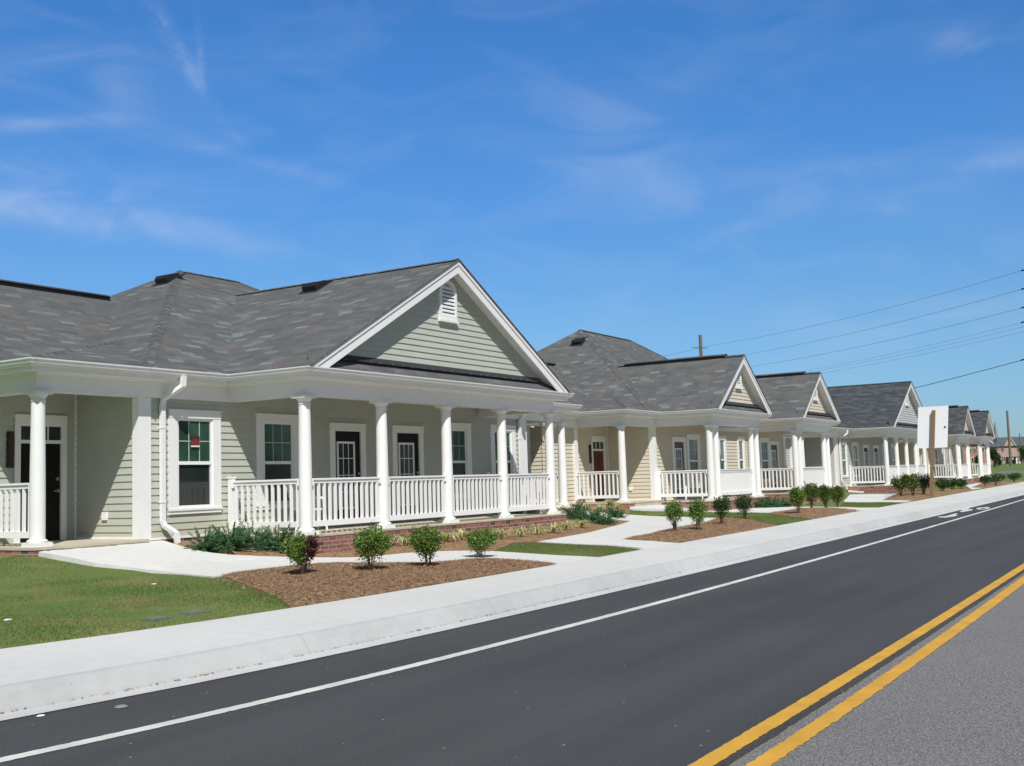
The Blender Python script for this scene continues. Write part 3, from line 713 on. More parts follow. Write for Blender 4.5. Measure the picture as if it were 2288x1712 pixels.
    def ridge_vent(a, b):
        a, b = Vector(a), Vector(b); v = MB(); u = (b-a).normalized(); sd = u.cross(Vector((0, 0, 1))).normalized()
        Mx = Matrix.Translation(a) @ Matrix(((u.x, sd.x, 0, 0), (u.y, sd.y, 0, 0), (0, 0, 1, 0), (0, 0, 0, 1))); L = (b-a).length
        v.box(0, L, -.13, .13, -.06, .045, 0, Mx); o = v.build('ridge_vent', MT['black'], roof)
        c = MB(); 
        for s in (-1, 1): c.slope([tuple(Mx @ Vector(p)) for p in ((-.02, s*.17, .02), (L+.02, s*.17, .02), (L+.02, 0, .085), (-.02, 0, .085))])
        c.build('vent_cap', rm, o)
    ridge_vent((xw0+.2, wry, wrz), (hx0+d-2.1, wry, wrz)); ridge_vent((hx1-d+2.1, wry, wrz), (xw1-.2, wry, wrz))
    for G in B['gables']:
        if G.get('vent'): z = 3.62+G['slope']*G['half']; ridge_vent((G['c'], YF+.65, z), (G['c'], YE+(z-3.6)/hs-.35, z))
    for (x, y, face) in B['box_vents']:
        z = {'L': 3.6+hs*(x-hx0)}.get(face, 0) if face == 'L' else 3.62+B['gables'][0]['slope']*(x-(B['gables'][0]['c']-B['gables'][0]['half']))
        sl = hs if face == 'L' else B['gables'][0]['slope']; v = MB(); a = math.atan(sl)
        Mx = Matrix.Translation((x, y, z)) @ Matrix.Rotation(-a, 4, 'Y')
        pr = [(-.21, .0), (-.21, .12), (-.12, .17), (.21, .08), (.21, 0)]
        v.prism_dir([tuple(Mx @ Vector((p[0], -.20, p[1]))) for p in pr], Mx.to_3x3() @ Vector((0, .40, 0)))
        v.box(-.32, .32, -.28, .28, -.01, .012, 0, Mx); v.build('roof_vent', MT['black'], roof)
    # ---- gable fronts
    for G in B['gables']:
        gc, gh, gs = G['c'], G['half'], G['slope']; zt = 3.62+gs*gh; gy = 13.36; ca = math.cos(math.atan(gs))
        rk = MB(); so = MB()
        for s in (-1, 1):
            def band(y0, y1, u0, u1):   # a board lying under the roof edge, u = depth below the roof plane measured vertically
                P = [(gc+s*(zt-3.607-u0)/gs, 3.607), (gc, zt-u0), (gc, zt-u1), (gc+s*(zt-3.607-u1)/gs, 3.607)]
                rk.prism_dir([(x, y0, z) for x, z in P], (0, y1-y0, 0))
            band(YF+.00, YF+.03, .035, .12); band(YF+.022, YF+.06, .12, .30)
            xo = (zt-.20-3.62)/gs; q = [(gc+s*xo, YF+.06, 3.62), (gc, YF+.06, zt-.20), (gc, gy, zt-.20), (gc+s*xo, gy, 3.62)]
            so.prism_dir(q, (0, 0, .03))
        rk.build('rake_board', MT['white'], root); so.build('soffit', MT['white'], root)
        wl = MB(); zb = 3.93
        wl.face([(gc-(zt-zb-.2)/gs, gy+.02, zb-.02), (gc+(zt-zb-.2)/gs, gy+.02, zb-.02), (gc, gy+.02, zt-.2)])
        siding(wl, (gc, gy), (1, 0), 0, zb, zt-.24, (0, -1), trim=lambda z: (-(zt-z-.15)/gs, (zt-z-.15)/gs))
        wl.build('gable_wall', sm, root)
        fl = MB(); hw = (zt-3.97-.16)/gs-.13
        fl.prism_dir([(gc-hw, gy-.005, 3.97), (gc-hw, gy-.02, 3.925), (gc-hw, gy-.13, 3.825), (gc-hw, gy-.135, 3.81), (gc-hw, gy-.0, 3.90)], (2*hw, 0, 0))
        for k in range(int(2*hw/.34)): u = gc-hw+.17+k*.34+random.uniform(-.05, .05); fl.box(u-.012, u+.012, gy-.14, gy-.112, 3.816, 3.830, mi=1)
        fl.build('flashing', [MT['flash'], MT['stone']], root)
        # louvred vent with an arched head
        vx, vw, v0, v1 = gc+G.get('vx', .06), G.get('vw', .31), G['v0'], G['v1']; va = v1-vw
        fr = MB(); n = 10; out = [(vx-vw, v0), (vx+vw, v0)]+[(vx+vw*math.cos(t), va+vw*math.sin(t)) for t in np.linspace(0, math.pi, n)]
        iw = vw-.075; inn = [(vx-iw, v0+.09), (vx+iw, v0+.09)]+[(vx+iw*math.cos(t), va+iw*math.sin(t)) for t in np.linspace(0, math.pi, n)]
        for i in range(len(out)):
            j = (i+1) % len(out); a, b, c, d_ = out[i], out[j], inn[j], inn[i]; y0, y1 = gy-.07, gy-.005
            fr.face([(a[0], y0, a[1]), (b[0], y0, b[1]), (c[0], y0, c[1]), (d_[0], y0, d_[1])]); fr.face([(b[0], y0, b[1]), (a[0], y0, a[1]), (a[0], y1, a[1]), (b[0], y1, b[1])]); fr.face([(d_[0], y0, d_[1]), (c[0], y0, c[1]), (c[0], y1, c[1]), (d_[0], y1, d_[1])])
        fr.box(vx-vw-.03, vx+vw+.03, gy-.095, gy-.0, v0-.05, v0-.001)
        fo = fr.build('gable_vent', MT['white'], root)
        bk = MB(); bk.face([(x, gy-.012, z) for x, z in inn]); bk.build('vent_backing', MT['dark'], fo)
        lv = MB(); z = v0+.115
        while z < v1-.10:
            hw_ = iw if z < va else math.sqrt(max(0, iw*iw-(z-va)**2))
            if hw_ > .05: lv.face([(vx-hw_, gy-.062, z), (vx+hw_, gy-.062, z), (vx+hw_, gy-.02, z+.052), (vx-hw_, gy-.02, z+.052)]); lv.face([(vx+hw_, gy-.062, z-.030), (vx+hw_, gy-.062, z), (vx-hw_, gy-.062, z), (vx-hw_, gy-.062, z-.030)][::-1])
            z += .082
        lv.build('louver', MT['white'], fo)
    # ---- eaves
    path = [(xw0-.25, YB), (xe0, YB), (xe0, YE)]
    for G in B['gables']: gx = G.get('gx', (G['c']-G['half'], G['c']+G['half'])); path += [(gx[0], YE), (gx[0], YF), (gx[1], YF), (gx[1], YE)]
    path += [(xe1, YE), (xe1, YB), (xw1+.25, YB)]
    g = MB(); g.sweep(path, [(0, 3.606), (-.012, 3.606), (-.012, 3.59), (-.022, 3.575), (-.03, 3.54), (-.05, 3.515), (-.058, 3.488), (-.125, 3.488), (-.125, 3.606), (-.11, 3.606), (-.11, 3.52), (-.03, 3.575), (-.004, 3.59)][0:1]+[(-.003, 3.585), (-.02, 3.572), (-.03, 3.535), (-.052, 3.512), (-.058, 3.488), (-.125, 3.488), (-.125, 3.612), (-.11, 3.612), (-.105, 3.560), (-.02, 3.592), (-.014, 3.606)])
    g.build('gutter', MT['white'], root)
    bm_ = MB(); bm_.sweep(path, [(-.126, 3.43), (-.126, 3.60), (-.15, 3.60), (-.15, 3.455), (-.40, 3.455), (-.40, 3.44), (-.15, 3.43)])
    bm_.sweep(path, [(-.385, 3.40), (-.36, 3.44), (-.40, 3.44), (-.40, 3.40)])
    bm_.sweep(path, [(-.40, ZBEAM), (-.40, 3.45), (-.65, 3.45), (-.65, ZBEAM)])
    bm_.build('porch_beam', MT['white'], root)
    ce = MB()
    for G in B['gables']: ce.box(G['c']-G['half']+.6, G['c']+G['half']-.6, YF+.6, WY, 3.34, 3.38)
    ce.box(xe0+.6, xp0, YE+.6, DY, 3.335, 3.375); ce.box(xp1, xe1-.6, YE+.6, DY, 3.335, 3.375)
    ce.build('porch_ceiling', MT['ceiling'], root)
    # ---- walls
    cas = {'win': (1.22, 1.87, 1.085)}
    op = []
    for x in B['windows']: op.append((x-xp0-.59, x-xp0+.59, 1.14, 2.90))
    for x in B['narrow']: op.append((x-xp0-.38, x-xp0+.38, 1.20, 2.90))
    for x in B['doors']: op.append((x-xp0-.55, x-xp0+.55, .65, 2.80))
    wl = MB(); z0, z1 = .69, 3.42
    siding(wl, (xp0, WY), (1, 0), xp1-xp0, z0, z1, (0, -1), op)
    siding(wl, (xp0, WY), (0, 1), DY-WY, z0, z1, (-1, 0)); siding(wl, (xp1, WY), (0, 1), DY-WY, z0, z1, (1, 0))
    ed0, ed1 = xp0-.72, xp1+.72
    siding(wl, (xw0, DY), (1, 0), xp0-xw0, z0, z1, (0, -1), [(ed0-xw0-.52, ed0-xw0+.52, .65, 2.86)])
    siding(wl, (xp1, DY), (1, 0), xw1-xp1, z0, z1, (0, -1), [(ed1-xp1-.52, ed1-xp1+.52, .65, 2.86)])
    for x, n in ((xw0, -1), (xw1, 1)):
        siding(wl, (x, DY), (0, 1), 2*wd-1.2, z0, 3.6, (n, 0)); zz = 3.6
        siding(wl, (x, wry), (0, 1), 0, 3.6, wrz-.2, (n, 0), trim=lambda z: (-(wrz-z-.1)/ws, (wrz-z-.1)/ws))
    yk = wry+wd-.6; wl.face([(xw1, yk, .3), (xw0, yk, .3), (xw0, yk, 3.6), (xw1, yk, 3.6)])
    wl.build('wall', sm, root)
    # dark lining a hand's breadth behind the boards
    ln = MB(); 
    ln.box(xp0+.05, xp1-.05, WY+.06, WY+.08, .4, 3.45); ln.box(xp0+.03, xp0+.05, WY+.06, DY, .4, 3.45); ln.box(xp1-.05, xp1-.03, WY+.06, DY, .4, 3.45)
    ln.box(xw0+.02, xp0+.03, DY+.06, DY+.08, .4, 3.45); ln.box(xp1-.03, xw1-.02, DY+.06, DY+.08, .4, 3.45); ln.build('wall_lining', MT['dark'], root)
    for (x, y, w, dd, s) in ((xp0-.03, WY-.03, .27, .16, 1), (xp1+.03, WY-.03, -.27, .16, 1)):
        c = MB(); c.box(x, x+w, y, y+dd, ZF+.01, ZBEAM-.002); c.build('corner_board', MT['white'], root)
    for x in (xp0, xp1):
        s = -1 if x == xp0 else 1; c = MB(); c.box(x+s*.0, x+s*.035, DY-.04, DY, ZE, 3.33); c.build('corner_trim', MT['white'], root)
    for x in (xe0+.48, xe1-.48):
        c = MB(); c.box(x-.11, x+.11, DY-.09, DY+.02, ZE, 3.13); c.build('corner_board', MT['white'], root)
    bs = MB(); bs.box(xp0-.025, xp1+.025, WY-.028, WY+.02, .66, .70); bs.box(xp0-.028, xp0+.02, WY+.02, DY, .695, .735); bs.box(xp1-.02, xp1+.028, WY+.02, DY, .695, .735); bs.build('base_trim', MT['white'], root)
    # ---- foundation and floors
    fd = MB(); fd.box(xp0+.01, xp1-.01, WY-.012, WY+.05, -.1, .655)
    for G in B['gables']:
        a, b = G['cols'][0]-.22, G['cols'][-1]+.22; f2 = MB(); f2.box(a, b, 13.30, WY-.012, -.1, .615); f2.build('porch_base', MT['brick'], root); fl = MB(); fl.box(a-.012, b+.012, 13.288, WY-.012, .615, .65); fl.build('porch_floor', MT['floor'], root)
    for a, b in ((xe0+.26, xp0), (xp1, xe1-.26)): f2 = MB(); q0, q1 = (a+.002, a+.50) if a < cx else (b-.50, b-.002); f2.box(q0, q1, 15.235, DY, -.1, .655); f2.build('porch_base', MT['brick'], root); fl = MB(); fl.box(a-.01, b, 15.225, DY, .657, ZE); fl.box(*((q1, b) if a < cx else (a, q0)), 15.24, DY, .3, .6575); fl.build('porch_floor', MT['floor'], root)
    fd.box(xw0+.01, xe0+.27, DY-.01, DY+.05, -.1, .69); fd.box(xe1-.27, xw1-.01, DY-.01, DY+.05, -.1, .69)
    fd.build('foundation', MT['brick'], root)
    # ---- columns
    def column(x, y, zf):
        h = ZBEAM-zf; key = round(h, 3)
        if key not in COLM:
            sh = MB(); n = 9; pr = []
            for i in range(n+1):
                t = i/n; r = .120-.016*max(0, (t-.25)/.75)**1.3; pr.append((r, .11+t*(h-.11-.12)))
            sh.lathe(pr, 0, 0, 28)
            bs = MB(); bs.lathe([(.150, .06), (.158, .075), (.156, .095), (.140, .108), (.124, .112)], 0, 0, 28); 
            pl = MB(); pl.box(-.165, .165, -.165, .165, 0, .062)
            cp = MB(); zt = h; cp.lathe([(.105, zt-.165), (.118, zt-.160), (.118, zt-.148), (.105, zt-.142), (.105, zt-.115), (.118, zt-.10), (.142, zt-.062), (.146, zt-.05)], 0, 0, 28); 
            ab = MB(); ab.box(-.165, .165, -.165, .165, zt-.05, zt-.002)
            COLM[key] = (sh.mesh('column', MT['white'], smooth=True), bs.mesh('base', MT['white'], smooth=True), pl.mesh('plinth', MT['white']), cp.mesh('capital', MT['white'], smooth=True), ab.mesh('abacus', MT['white']))
        c = link('column', COLM[key][0], root, (x, y, zf))
        for k, nm in enumerate(('base', 'plinth', 'capital', 'abacus')): link(nm, COLM[key][k+1], c, (x, y, zf))
    for G in B['gables']:
        for x in G['cols']: column(x, CY, ZF)
    column(xe0+.48, 15.48, ZE); column(xe1-.48, 15.48, ZE)
    # ---- railings
    def railing(p, q, zf, gap=.15):
        p, q = Vector(p), Vector(q); L = (q-p).length; u = (q-p)/L; nrm = Vector((-u.y, u.x)); mb = MB()
        ang = math.atan2(u.y, u.x); Mx = Matrix.Translation((p.x, p.y, 0)) @ Matrix.Rotation(ang, 4, 'Z')
        t = 1.65-ZF+zf
        mb.box(0, L, -.048, .048, t-.032, t, 0, Mx); mb.box(0, L, -.026, .026, t-.092, t-.0322, 0, Mx); mb.box(0, L, -.035, .035, zf+.135, zf+.235, 0, Mx)
        for a in (0, L-.03): mb.box(a, a+.03, -.062, .062, t-.13, t-.002, 0, Mx)
        ro = mb.build('railing', MT['vinyl'], root)
        n = max(2, round(L/gap)); z0, z1 = zf+.234, t-.090
        key = (round(z1-z0, 3), round(ang, 2))
        if key not in BALM:
            b = MB(); b.box(-.022, .022, -.022, .022, 0, z1-z0, 0, Matrix.Rotation(ang, 4, 'Z')); BALM[key] = b.mesh('baluster', MT['vinyl'])
        for i in range(n):
            w = p+u*(L*(i+.5)/n); link('baluster', BALM[key], ro, (w.x, w.y, z0))
    def newel(x, y, zf):
        n = MB(); n.box(x-.05, x+.05, y-.05, y+.05, zf, 1.70-ZF+zf); n.prism_dir([(x-.062, y-.062, 1.70-ZF+zf), (x+.062, y-.062, 1.70-ZF+zf), (x+.062, y+.062, 1.70-ZF+zf), (x-.062, y+.062, 1.70-ZF+zf)], (0, 0, .03)); n.build('newel_post', MT['vinyl'], root)
    for G in B['gables']:
        cs = G['cols']
        for i in range(len(cs)-1):
            if cs[i+1]-cs[i] > 1.2: railing((cs[i]+.115, CY), (cs[i+1]-.115, CY), ZF)
        for x in (cs[0], cs[-1]):
            railing((x, CY+.115), (x, WY-.14), ZF); newel(x, WY-.085, ZF)
    for x in (xe0+.48, xe1-.48): railing((x, 15.48+.115), (x, DY-.09), ZE)
    # ---- openings
    ww = []
    for i, q in enumerate(window_mesh()): ww.append(q.mesh(('window', 'sash', 'pane', 'muntin')[i], [MT['white'], MT['vinyl'], [MT['glass_green'], MT['glass_dark']], MT['grille']][i]))
    wins = [place_window(root, ww, x, WY-.005, 1.085) for x in B['windows']]
    if B['narrow']:
        nn = []
        for i, q in enumerate(window_mesh(.80, 1.80, .15)): nn.append(q.mesh(('window', 'sash', 'pane', 'muntin')[i], [MT['white'], MT['vinyl'], [MT['glass_green'], MT['glass_dark']], MT['grille']][i]))
        for x in B['narrow']: place_window(root, nn, x, WY-.005, 1.15)
    def porch_door(x, flip):
        y = WY-.005; c = MB()
        c.box(x-.585, x-.42, y-.035, y+.02, .66, 2.66); c.box(x+.42, x+.585, y-.035, y+.02, .66, 2.66); c.box(x-.585, x+.585, y-.045, y+.02, 2.66, 2.81); c.box(x-.60, x+.60, y-.06, y+.02, 2.81, 2.83)
        co_ = c.build('door_casing', MT['white'], root)
        dd = MB(); dd.box(x-.42, x+.42, y+.005, y+.05, .66, 2.66); do = dd.build('door', dm, root)
        gx = x+(-.06 if not flip else .06); f = MB(); a, b0, b1 = .29, 1.00, 2.44
        for q in ((-a, -a+.045, b0, b1), (a-.045, a, b0, b1), (-a+.045, a-.045, b1-.045, b1), (-a+.045, a-.045, b0, b0+.045)): f.box(gx+q[0], gx+q[1], y-.02, y+.005, q[2], q[3])
        for k in (-1, 1): f.box(gx+k*.085-.008, gx+k*.085+.008, y-.012, y+.0, b0+.045, b1-.045)
        for k in (1, 2, 3): z = b0+(b1-b0)*k/4; f.box(gx-a+.045, gx+a-.045, y-.013, y-.001, z-.008, z+.008)
        f.build('glazing_bars', MT['vinyl'], do)
        g_ = MB(); g_.box(gx-a+.02, gx+a-.02, y-.006, y+.004, b0+.02, b1-.02); g_.build('pane', MT['glass_dark'], do)
        k = MB(); hx = x+(.35 if not flip else -.35); k.lathe([(.0, 0), (.028, .01), (.03, .03), (.012, .045)], 0, 0, 10); kk = MB()
        kk.tube([(hx, y+.01, 1.60), (hx, y-.05, 1.60)], [.03, .032], 8); kk.tube([(hx, y+.01, 1.75), (hx, y-.02, 1.75)], .028, 8); kk.build('handle', MT['chrome'], do)
    for i, x in enumerate(B['doors']): porch_door(x, B['flip'][i])
    def entry_door(x, s):
        y = DY-.005; c = MB(); z0 = ZE
        c.box(x-.51, x-.40, y-.035, y+.02, z0, 2.76); c.box(x+.40, x+.51, y-.035, y+.02, z0, 2.76); c.box(x-.51, x+.51, y-.045, y+.02, 2.76, 2.90); c.box(x-.40, x+.40, y-.03, y+.02, 2.40, 2.46); c.box(x-.40, x+.40, y-.028, y+.02, 2.70, 2.76)
        for k in (-1, 1): c.box(x+k*.14-.012, x+k*.14+.012, y-.02, y+.02, 2.46, 2.70)
        c.build('door_casing', MT['white'], root)
        t = MB(); t.box(x-.40, x+.40, y+.0, y+.03, 2.46, 2.70); t.build('transom', MT['glass_dark'], root)
        dd = MB(); dd.box(x-.40, x+.40, y+.01, y+.05, z0, 2.40)
        for (a, b, c0, c1) in ((-.33, -.05, .20, .75), (.05, .33, .20, .75), (-.33, -.05, .88, 1.55), (.05, .33, .88, 1.55)): dd.box(x+a, x+b, y+.004, y+.012, z0+c0, z0+c1)
        do = dd.build('door', dm, root)
        kk = MB(); hx = x+s*.33; kk.tube([(hx, y+.01, 1.57), (hx, y-.06, 1.57)], [.032, .030], 10); kk.tube([(hx-.1*s, y-.05, 1.57), (hx+.01*s, y-.05, 1.57)], .013, 6); kk.tube([(hx, y+.01, 1.78), (hx, y-.03, 1.78)], .032, 10); kk.build('handle', MT['chrome'], do)
        p = MB(); px_ = x-s*.60; p.box(px_-.055, px_+.055, y-.05, y+.01, 1.98, 2.60); p.box(px_-.042, px_+.042, y-.058, y-.049, 2.02, 2.56, 1); p.build('wall_plaque', [dm if B['door'] == 'maroon' else MT['plaque'], MT['plaque']], root)
    entry_door(ed0, 1); entry_door(ed1, -1)
    oc = MB(); oc.box(xp0-.05, xp0-.0, 16.30, 16.42, 1.03, 1.17); oc.build('outlet_cover', MT['vinyl'], root)
    for x in B['downspouts']:
        s = 1 if x < cx else -1
        dsp = MB(); y0, y1 = YE+.04, WY-.065
        def rect(c): return c
        def seg(pts, hw=.045, hd=.032):
            for a, b in zip(pts[:-1], pts[1:]):
                a, b = Vector(a), Vector(b); u = (b-a).normalized(); L = (b-a).length; ex = Vector((1, 0, 0)); ex = (ex-u*ex.dot(u)).normalized(); ey = u.cross(ex)
                Mx = Matrix.Translation(a) @ Matrix(((ex.x, ey.x, u.x, 0), (ex.y, ey.y, u.y, 0), (ex.z, ey.z, u.z, 0), (0, 0, 0, 1)))
                dsp.box(-hw, hw, -hd, hd, -.012, L+.012, 0, Mx)
        seg([(x+s*.13, y0, 3.50), (x+s*.13, y0+.01, 3.34), (x+s*.01, y1-.02, 3.12), (x, y1, 3.0), (x, y1, .98), (x+s*.02, y1-.02, .90), (x+s*.16, y1-.16, .76), (x+s*.17, y1-.19, .52)])
        for z in (2.6, 1.3): dsp.box(x-.055, x+.055, y1-.04, WY, z, z+.025)
        dsp.build('downspout', MT['white'], root)
    return root, wins
COLM, BALM = {}, {}
def A_type(cx, k, **kw):
    g = dict(c=cx-.12*k, half=4.68*k, slope=2.60/(4.68*k), gx=(cx-4.84*k, cx+4.82*k), cols=[cx-4.38*k+i*2.19*k for i in range(5)], v0=4.93, v1=5.80, vx=-.05)
    return dict(cx=cx, gables=[g], hip=(cx-6.67*k, cx+6.67*k), hip_d=5.72, hip_slope=.565, entry=(cx-8.88*k, cx+8.88*k), pil=(cx-6.44*k, cx+6.44*k), wing=(cx-9.5*k, cx+9.5*k),
                windows=[cx+s*k for s in (-5.20, -3.06, 3.14, 5.26)], doors=[cx-.96*k, cx+1.16*k], flip=[False, False], narrow=[], downspouts=[cx-5.98*k, cx+6.05*k], **kw)
def B_type(cx, gs, half, **kw):
    gl = [dict(c=g, half=half, slope=1.95/half, cols=[g-half+.5, g-half+1.03, g+half-1.03, g+half-.5], v0=4.45, v1=5.20, vw=.27, vent=True) for g in gs]
    return dict(cx=cx, gables=gl, hip=(cx-7.85, cx+7.85), hip_d=5.6, hip_slope=.68, entry=(cx-9.8, cx+9.8), pil=(cx-6.95, cx+6.95), wing=(cx-11.4, cx+11.4), **kw)
H1, w1 = build_house(A_type(19.15, 1.0, name='porch_house', label='sage green house with wide columned porch, nearest the viewer', siding='sage', roof='shingle', door='brown_door', box_vents=[(17.55, 20.35, 'L'), (18.6, 16.7, 'G')]))
H2, w2 = build_house(B_type(40.75, (36.25, 45.25), 2.72, name='porch_house', label='cream duplex with maroon doors and two narrow steep gabled porches', siding='cream', roof='shingle', door='maroon', box_vents=[(37.6, 20.2, 'L')],
     windows=[37.25, 44.95], doors=[35.95, 46.15], flip=[False, False], narrow=[40.1, 42.15], downspouts=[]))
H3, w3 = build_house(A_type(62.55, 1.045, name='porch_house', label='pale grey house with charcoal roof behind the white sign', siding='palegrey', roof='charcoal', door='brown_door', box_vents=[]))
H4, w4 = build_house(B_type(83.9, (79.6, 88.2), 2.5, name='porch_house', label='farthest house of the row, charcoal roof with two small gables', siding='cream', roof='charcoal', door='maroon', box_vents=[],
     windows=[80.6, 87.9], doors=[79.3, 89.2], flip=[False, False], narrow=[83.2, 85.2], downspouts=[]))
# paper notices in two of the sage house windows
wx = WLOC[w1[0].name]
nb = MB(); nb.box(wx[0]-.10, wx[0]+.10, WY-.028, WY-.022, 2.40, 2.48, 1); nb.box(wx[0]-.10, wx[0]+.10, WY-.028, WY-.022, 2.31, 2.40, 0); nb.box(wx[0]-.10, wx[0]+.10, WY-.0275, WY-.0222, 2.285, 2.31, 2)
nb.box(wx[0]-.05, wx[0]+.05, WY-.0295, WY-.028, 2.40, 2.44, 0); tag(nb.build('window_notice', [MT['sticker_red'], MT['sticker_black'], MT['vinyl']]), 'red and black notice in the window beside the downspout', 'notice', 'window notices')
wx = WLOC[w1[3].name]
nb = MB(); nb.box(wx[0]-.28, wx[0]-.12, WY-.028, WY-.022, 2.35, 2.50, 0); nb.box(wx[0]-.26, wx[0]-.14, WY-.0285, WY-.028, 2.37, 2.42, 1); tag(nb.build('window_notice', [MT['plaque'], MT['sticker_red']]), 'small dark red notice in window seen past the porch columns', 'notice', 'window notices')

# white stacking chairs on the porches
def chair(loc, rz, label):
    r = thing('plastic_chair', label, 'chair', loc, 'white plastic porch chairs'); Mx = Matrix.Translation(loc) @ Matrix.Rotation(rz, 4, 'Z')
    def T(p): return tuple(Mx @ Vector(p))
    s = MB(); s.box(-.23, .23, -.22, .22, .40, .43, 0, Mx); s.build('seat', MT['plastic'], r)
    b = MB()
    for k in range(5): x = -.19+k*.095; b.prism_dir([T((x-.03, .21, .43)), T((x+.03, .21, .43)), T((x+.035, .33, .86)), T((x-.035, .33, .86))], Mx.to_3x3() @ Vector((0, .02, 0)))
    b.prism_dir([T((-.24, .32, .82)), T((.24, .32, .82)), T((.20, .345, .93)), T((-.20, .345, .93))], Mx.to_3x3() @ Vector((0, .025, 0))); b.build('backrest', MT['plastic'], r)
    for sx in (-1, 1):
        a = MB(); a.tube([T((sx*.26, .28, .66)), T((sx*.28, .05, .66)), T((sx*.28, -.2, .63)), T((sx*.27, -.26, .55))], .028, 8); a.build('armrest', MT['plastic'], r)
        for y0, y1, z1 in ((-.26, -.30, .56), (.24, .32, .66)):
            l = MB(); l.tube([T((sx*.27, y0, z1)), T((sx*.26, y0, .40)), T((sx*.28, y1, 0))], [.03, .028, .02], 8); l.build('leg', MT['plastic'], r)
    return r
chair((16.1, 14.75, ZF), R_(60), 'white plastic chair behind the sage house porch railing')
chair((35.35, 14.75, ZF), R_(115), 'white plastic chair on the cream duplex porch')

# ------------------------------------------------------------------ plants
def leaf_cloud(pts, size, flat=.35):
    """one small folded leaf (two triangles as a quad) per point"""
    n = len(pts); d = RNG.normal(size=(n, 3)); d /= np.linalg.norm(d, axis=1)[:, None]; d[:, 2] += flat; d /= np.linalg.norm(d, axis=1)[:, None]
    r = RNG.normal(size=(n, 3)); s = np.cross(d, r); s /= np.linalg.norm(s, axis=1)[:, None]
    L = RNG.uniform(.65, 1.3, (n, 1))*size; Wd = L*RNG.uniform(.42, .6, (n, 1)); nn = np.cross(d, s)
    V = np.stack([pts, pts+d*L*.5+s*Wd*.5+nn*L*.1, pts+d*L, pts+d*L*.5-s*Wd*.5+nn*L*.1], 1)
    return V.reshape(-1, 3), np.arange(4*n).reshape(n, 4)
def shrub_meshes(h, w, n, seed, lsize, openness=.5, leafm='leaf', red=False):
    rg = np.random.default_rng(seed); st = MB(); tips = []
    ns = 7
    for i in range(ns):
        a = 2*math.pi*(i+rg.uniform(-.3, .3))/ns; r = w*.5*rg.uniform(.35, .95); top = h*rg.uniform(.72, 1.0); p0 = Vector((math.cos(a)*.03, math.sin(a)*.03, -.02)); p3 = Vector((math.cos(a)*r, math.sin(a)*r, top))
        p1 = Vector((math.cos(a)*r*.25, math.sin(a)*r*.25, h*.3)); p2 = Vector((math.cos(a)*r*.7, math.sin(a)*r*.7, top*.68)); k = h/.7
        st.tube([p0, p1, p2, p3], [.010*k, .008*k, .005*k, .002*k], 5)
        for q in range(7):
            t = rg.uniform(.38, 1.0); b = p1.lerp(p3, t)+Vector((0, 0, .0)); e = b+Vector(rg.normal(0, 1, 3)*np.array([w*.17, w*.17, h*.13])); e.z = max(e.z, h*.14)
            st.tube([b, e], [.0035*k, .0012*k], 4); tips.append((np.array(b), np.array(e)))
    pts = []; shoots = []
    per = n//len(tips)
    for b, e in tips:
        m = int(per*rg.uniform(.5, 1.5)); t = rg.uniform(.15, 1.15, (m, 1)); pts.append(b+(e-b)*t+rg.normal(0, 1, (m, 3))*np.array([w*.075, w*.075, h*.06]))
    m = n//5; u = rg.normal(size=(m, 3)); u /= np.linalg.norm(u, axis=1)[:, None]; pts.append(u*np.array([w*.46, w*.46, h*.36])*rg.uniform(.75, 1.03, (m, 1))+np.array([0, 0, h*.62]))
    for _ in range(16):                      # long new shoots that break the outline
        a = rg.uniform(0, 6.283); z0_ = h*rg.uniform(.45, .85); r0 = w*.36; b0 = Vector((math.cos(a)*r0*.6, math.sin(a)*r0*.6, z0_)); e0 = b0+Vector((math.cos(a)*w*rg.uniform(.08, .22), math.sin(a)*w*rg.uniform(.08, .22), h*rg.uniform(.10, .26)))
        st.tube([b0, e0], [.003, .001], 4); m = max(6, n//160); t = rg.uniform(.2, 1.05, (m, 1)); shoots.append(np.array(b0)+(np.array(e0)-np.array(b0))*t+rg.normal(0, 1, (m, 3))*w*.018)
    # leggy bottom shoots
    m = n//22; u = rg.normal(0, 1, (m, 3))*np.array([w*.17, w*.17, h*.09])+np.array([0, 0, h*.28]); pts.append(u)
    sk = rg.normal(0, 1, 2)*w*.10
    P = np.vstack(pts); P = P[P[:, 2] > h*.08]
    rr = np.hypot(P[:, 0], P[:, 1]); lim = w*.56*np.clip(.35+1.25*P[:, 2]/h, 0, 1)*np.clip((1.12*h-P[:, 2])/(h*.35), .15, 1); P = P[rr < lim*rg.uniform(.72, 1.18, len(P))]; P[:, :2] += sk*(P[:, 2:3]/h)**1.5; q = np.sin(P[:, 0]*9/w+seed)+np.sin(P[:, 1]*9/w+2*seed)+np.sin(P[:, 2]*8/h+3*seed); P = P[(q > -1.25) | (rg.random(len(P)) < .35)]
    return st, np.vstack([P]+shoots)
def shrub(base, h, w, n, seed, label, group, lsize=.045, leafm='leaf', red=None, name='shrub'):
    r = thing(name, label, 'shrub', base, group); st, P = shrub_meshes(h, w, n, seed, lsize)
    me = st.mesh('stem', MT['stem']); link('stem', me, r, base)
    if red is not None:
        d = P[:, 0]*red[0]+P[:, 1]*red[1]+RNG.normal(0, .035, len(P)); a = d > red[2]; V, F = leaf_cloud(P[a], lsize); link('red_foliage', fast_mesh('red_foliage', V, F, MT['leafred']), r, base); P = P[~a]
    V, F = leaf_cloud(P, lsize); link('foliage', fast_mesh('foliage', V, F, MT[leafm]), r, base); return r
def dpt(p): return float(np.dot(np.array(p)-CAM, CF))
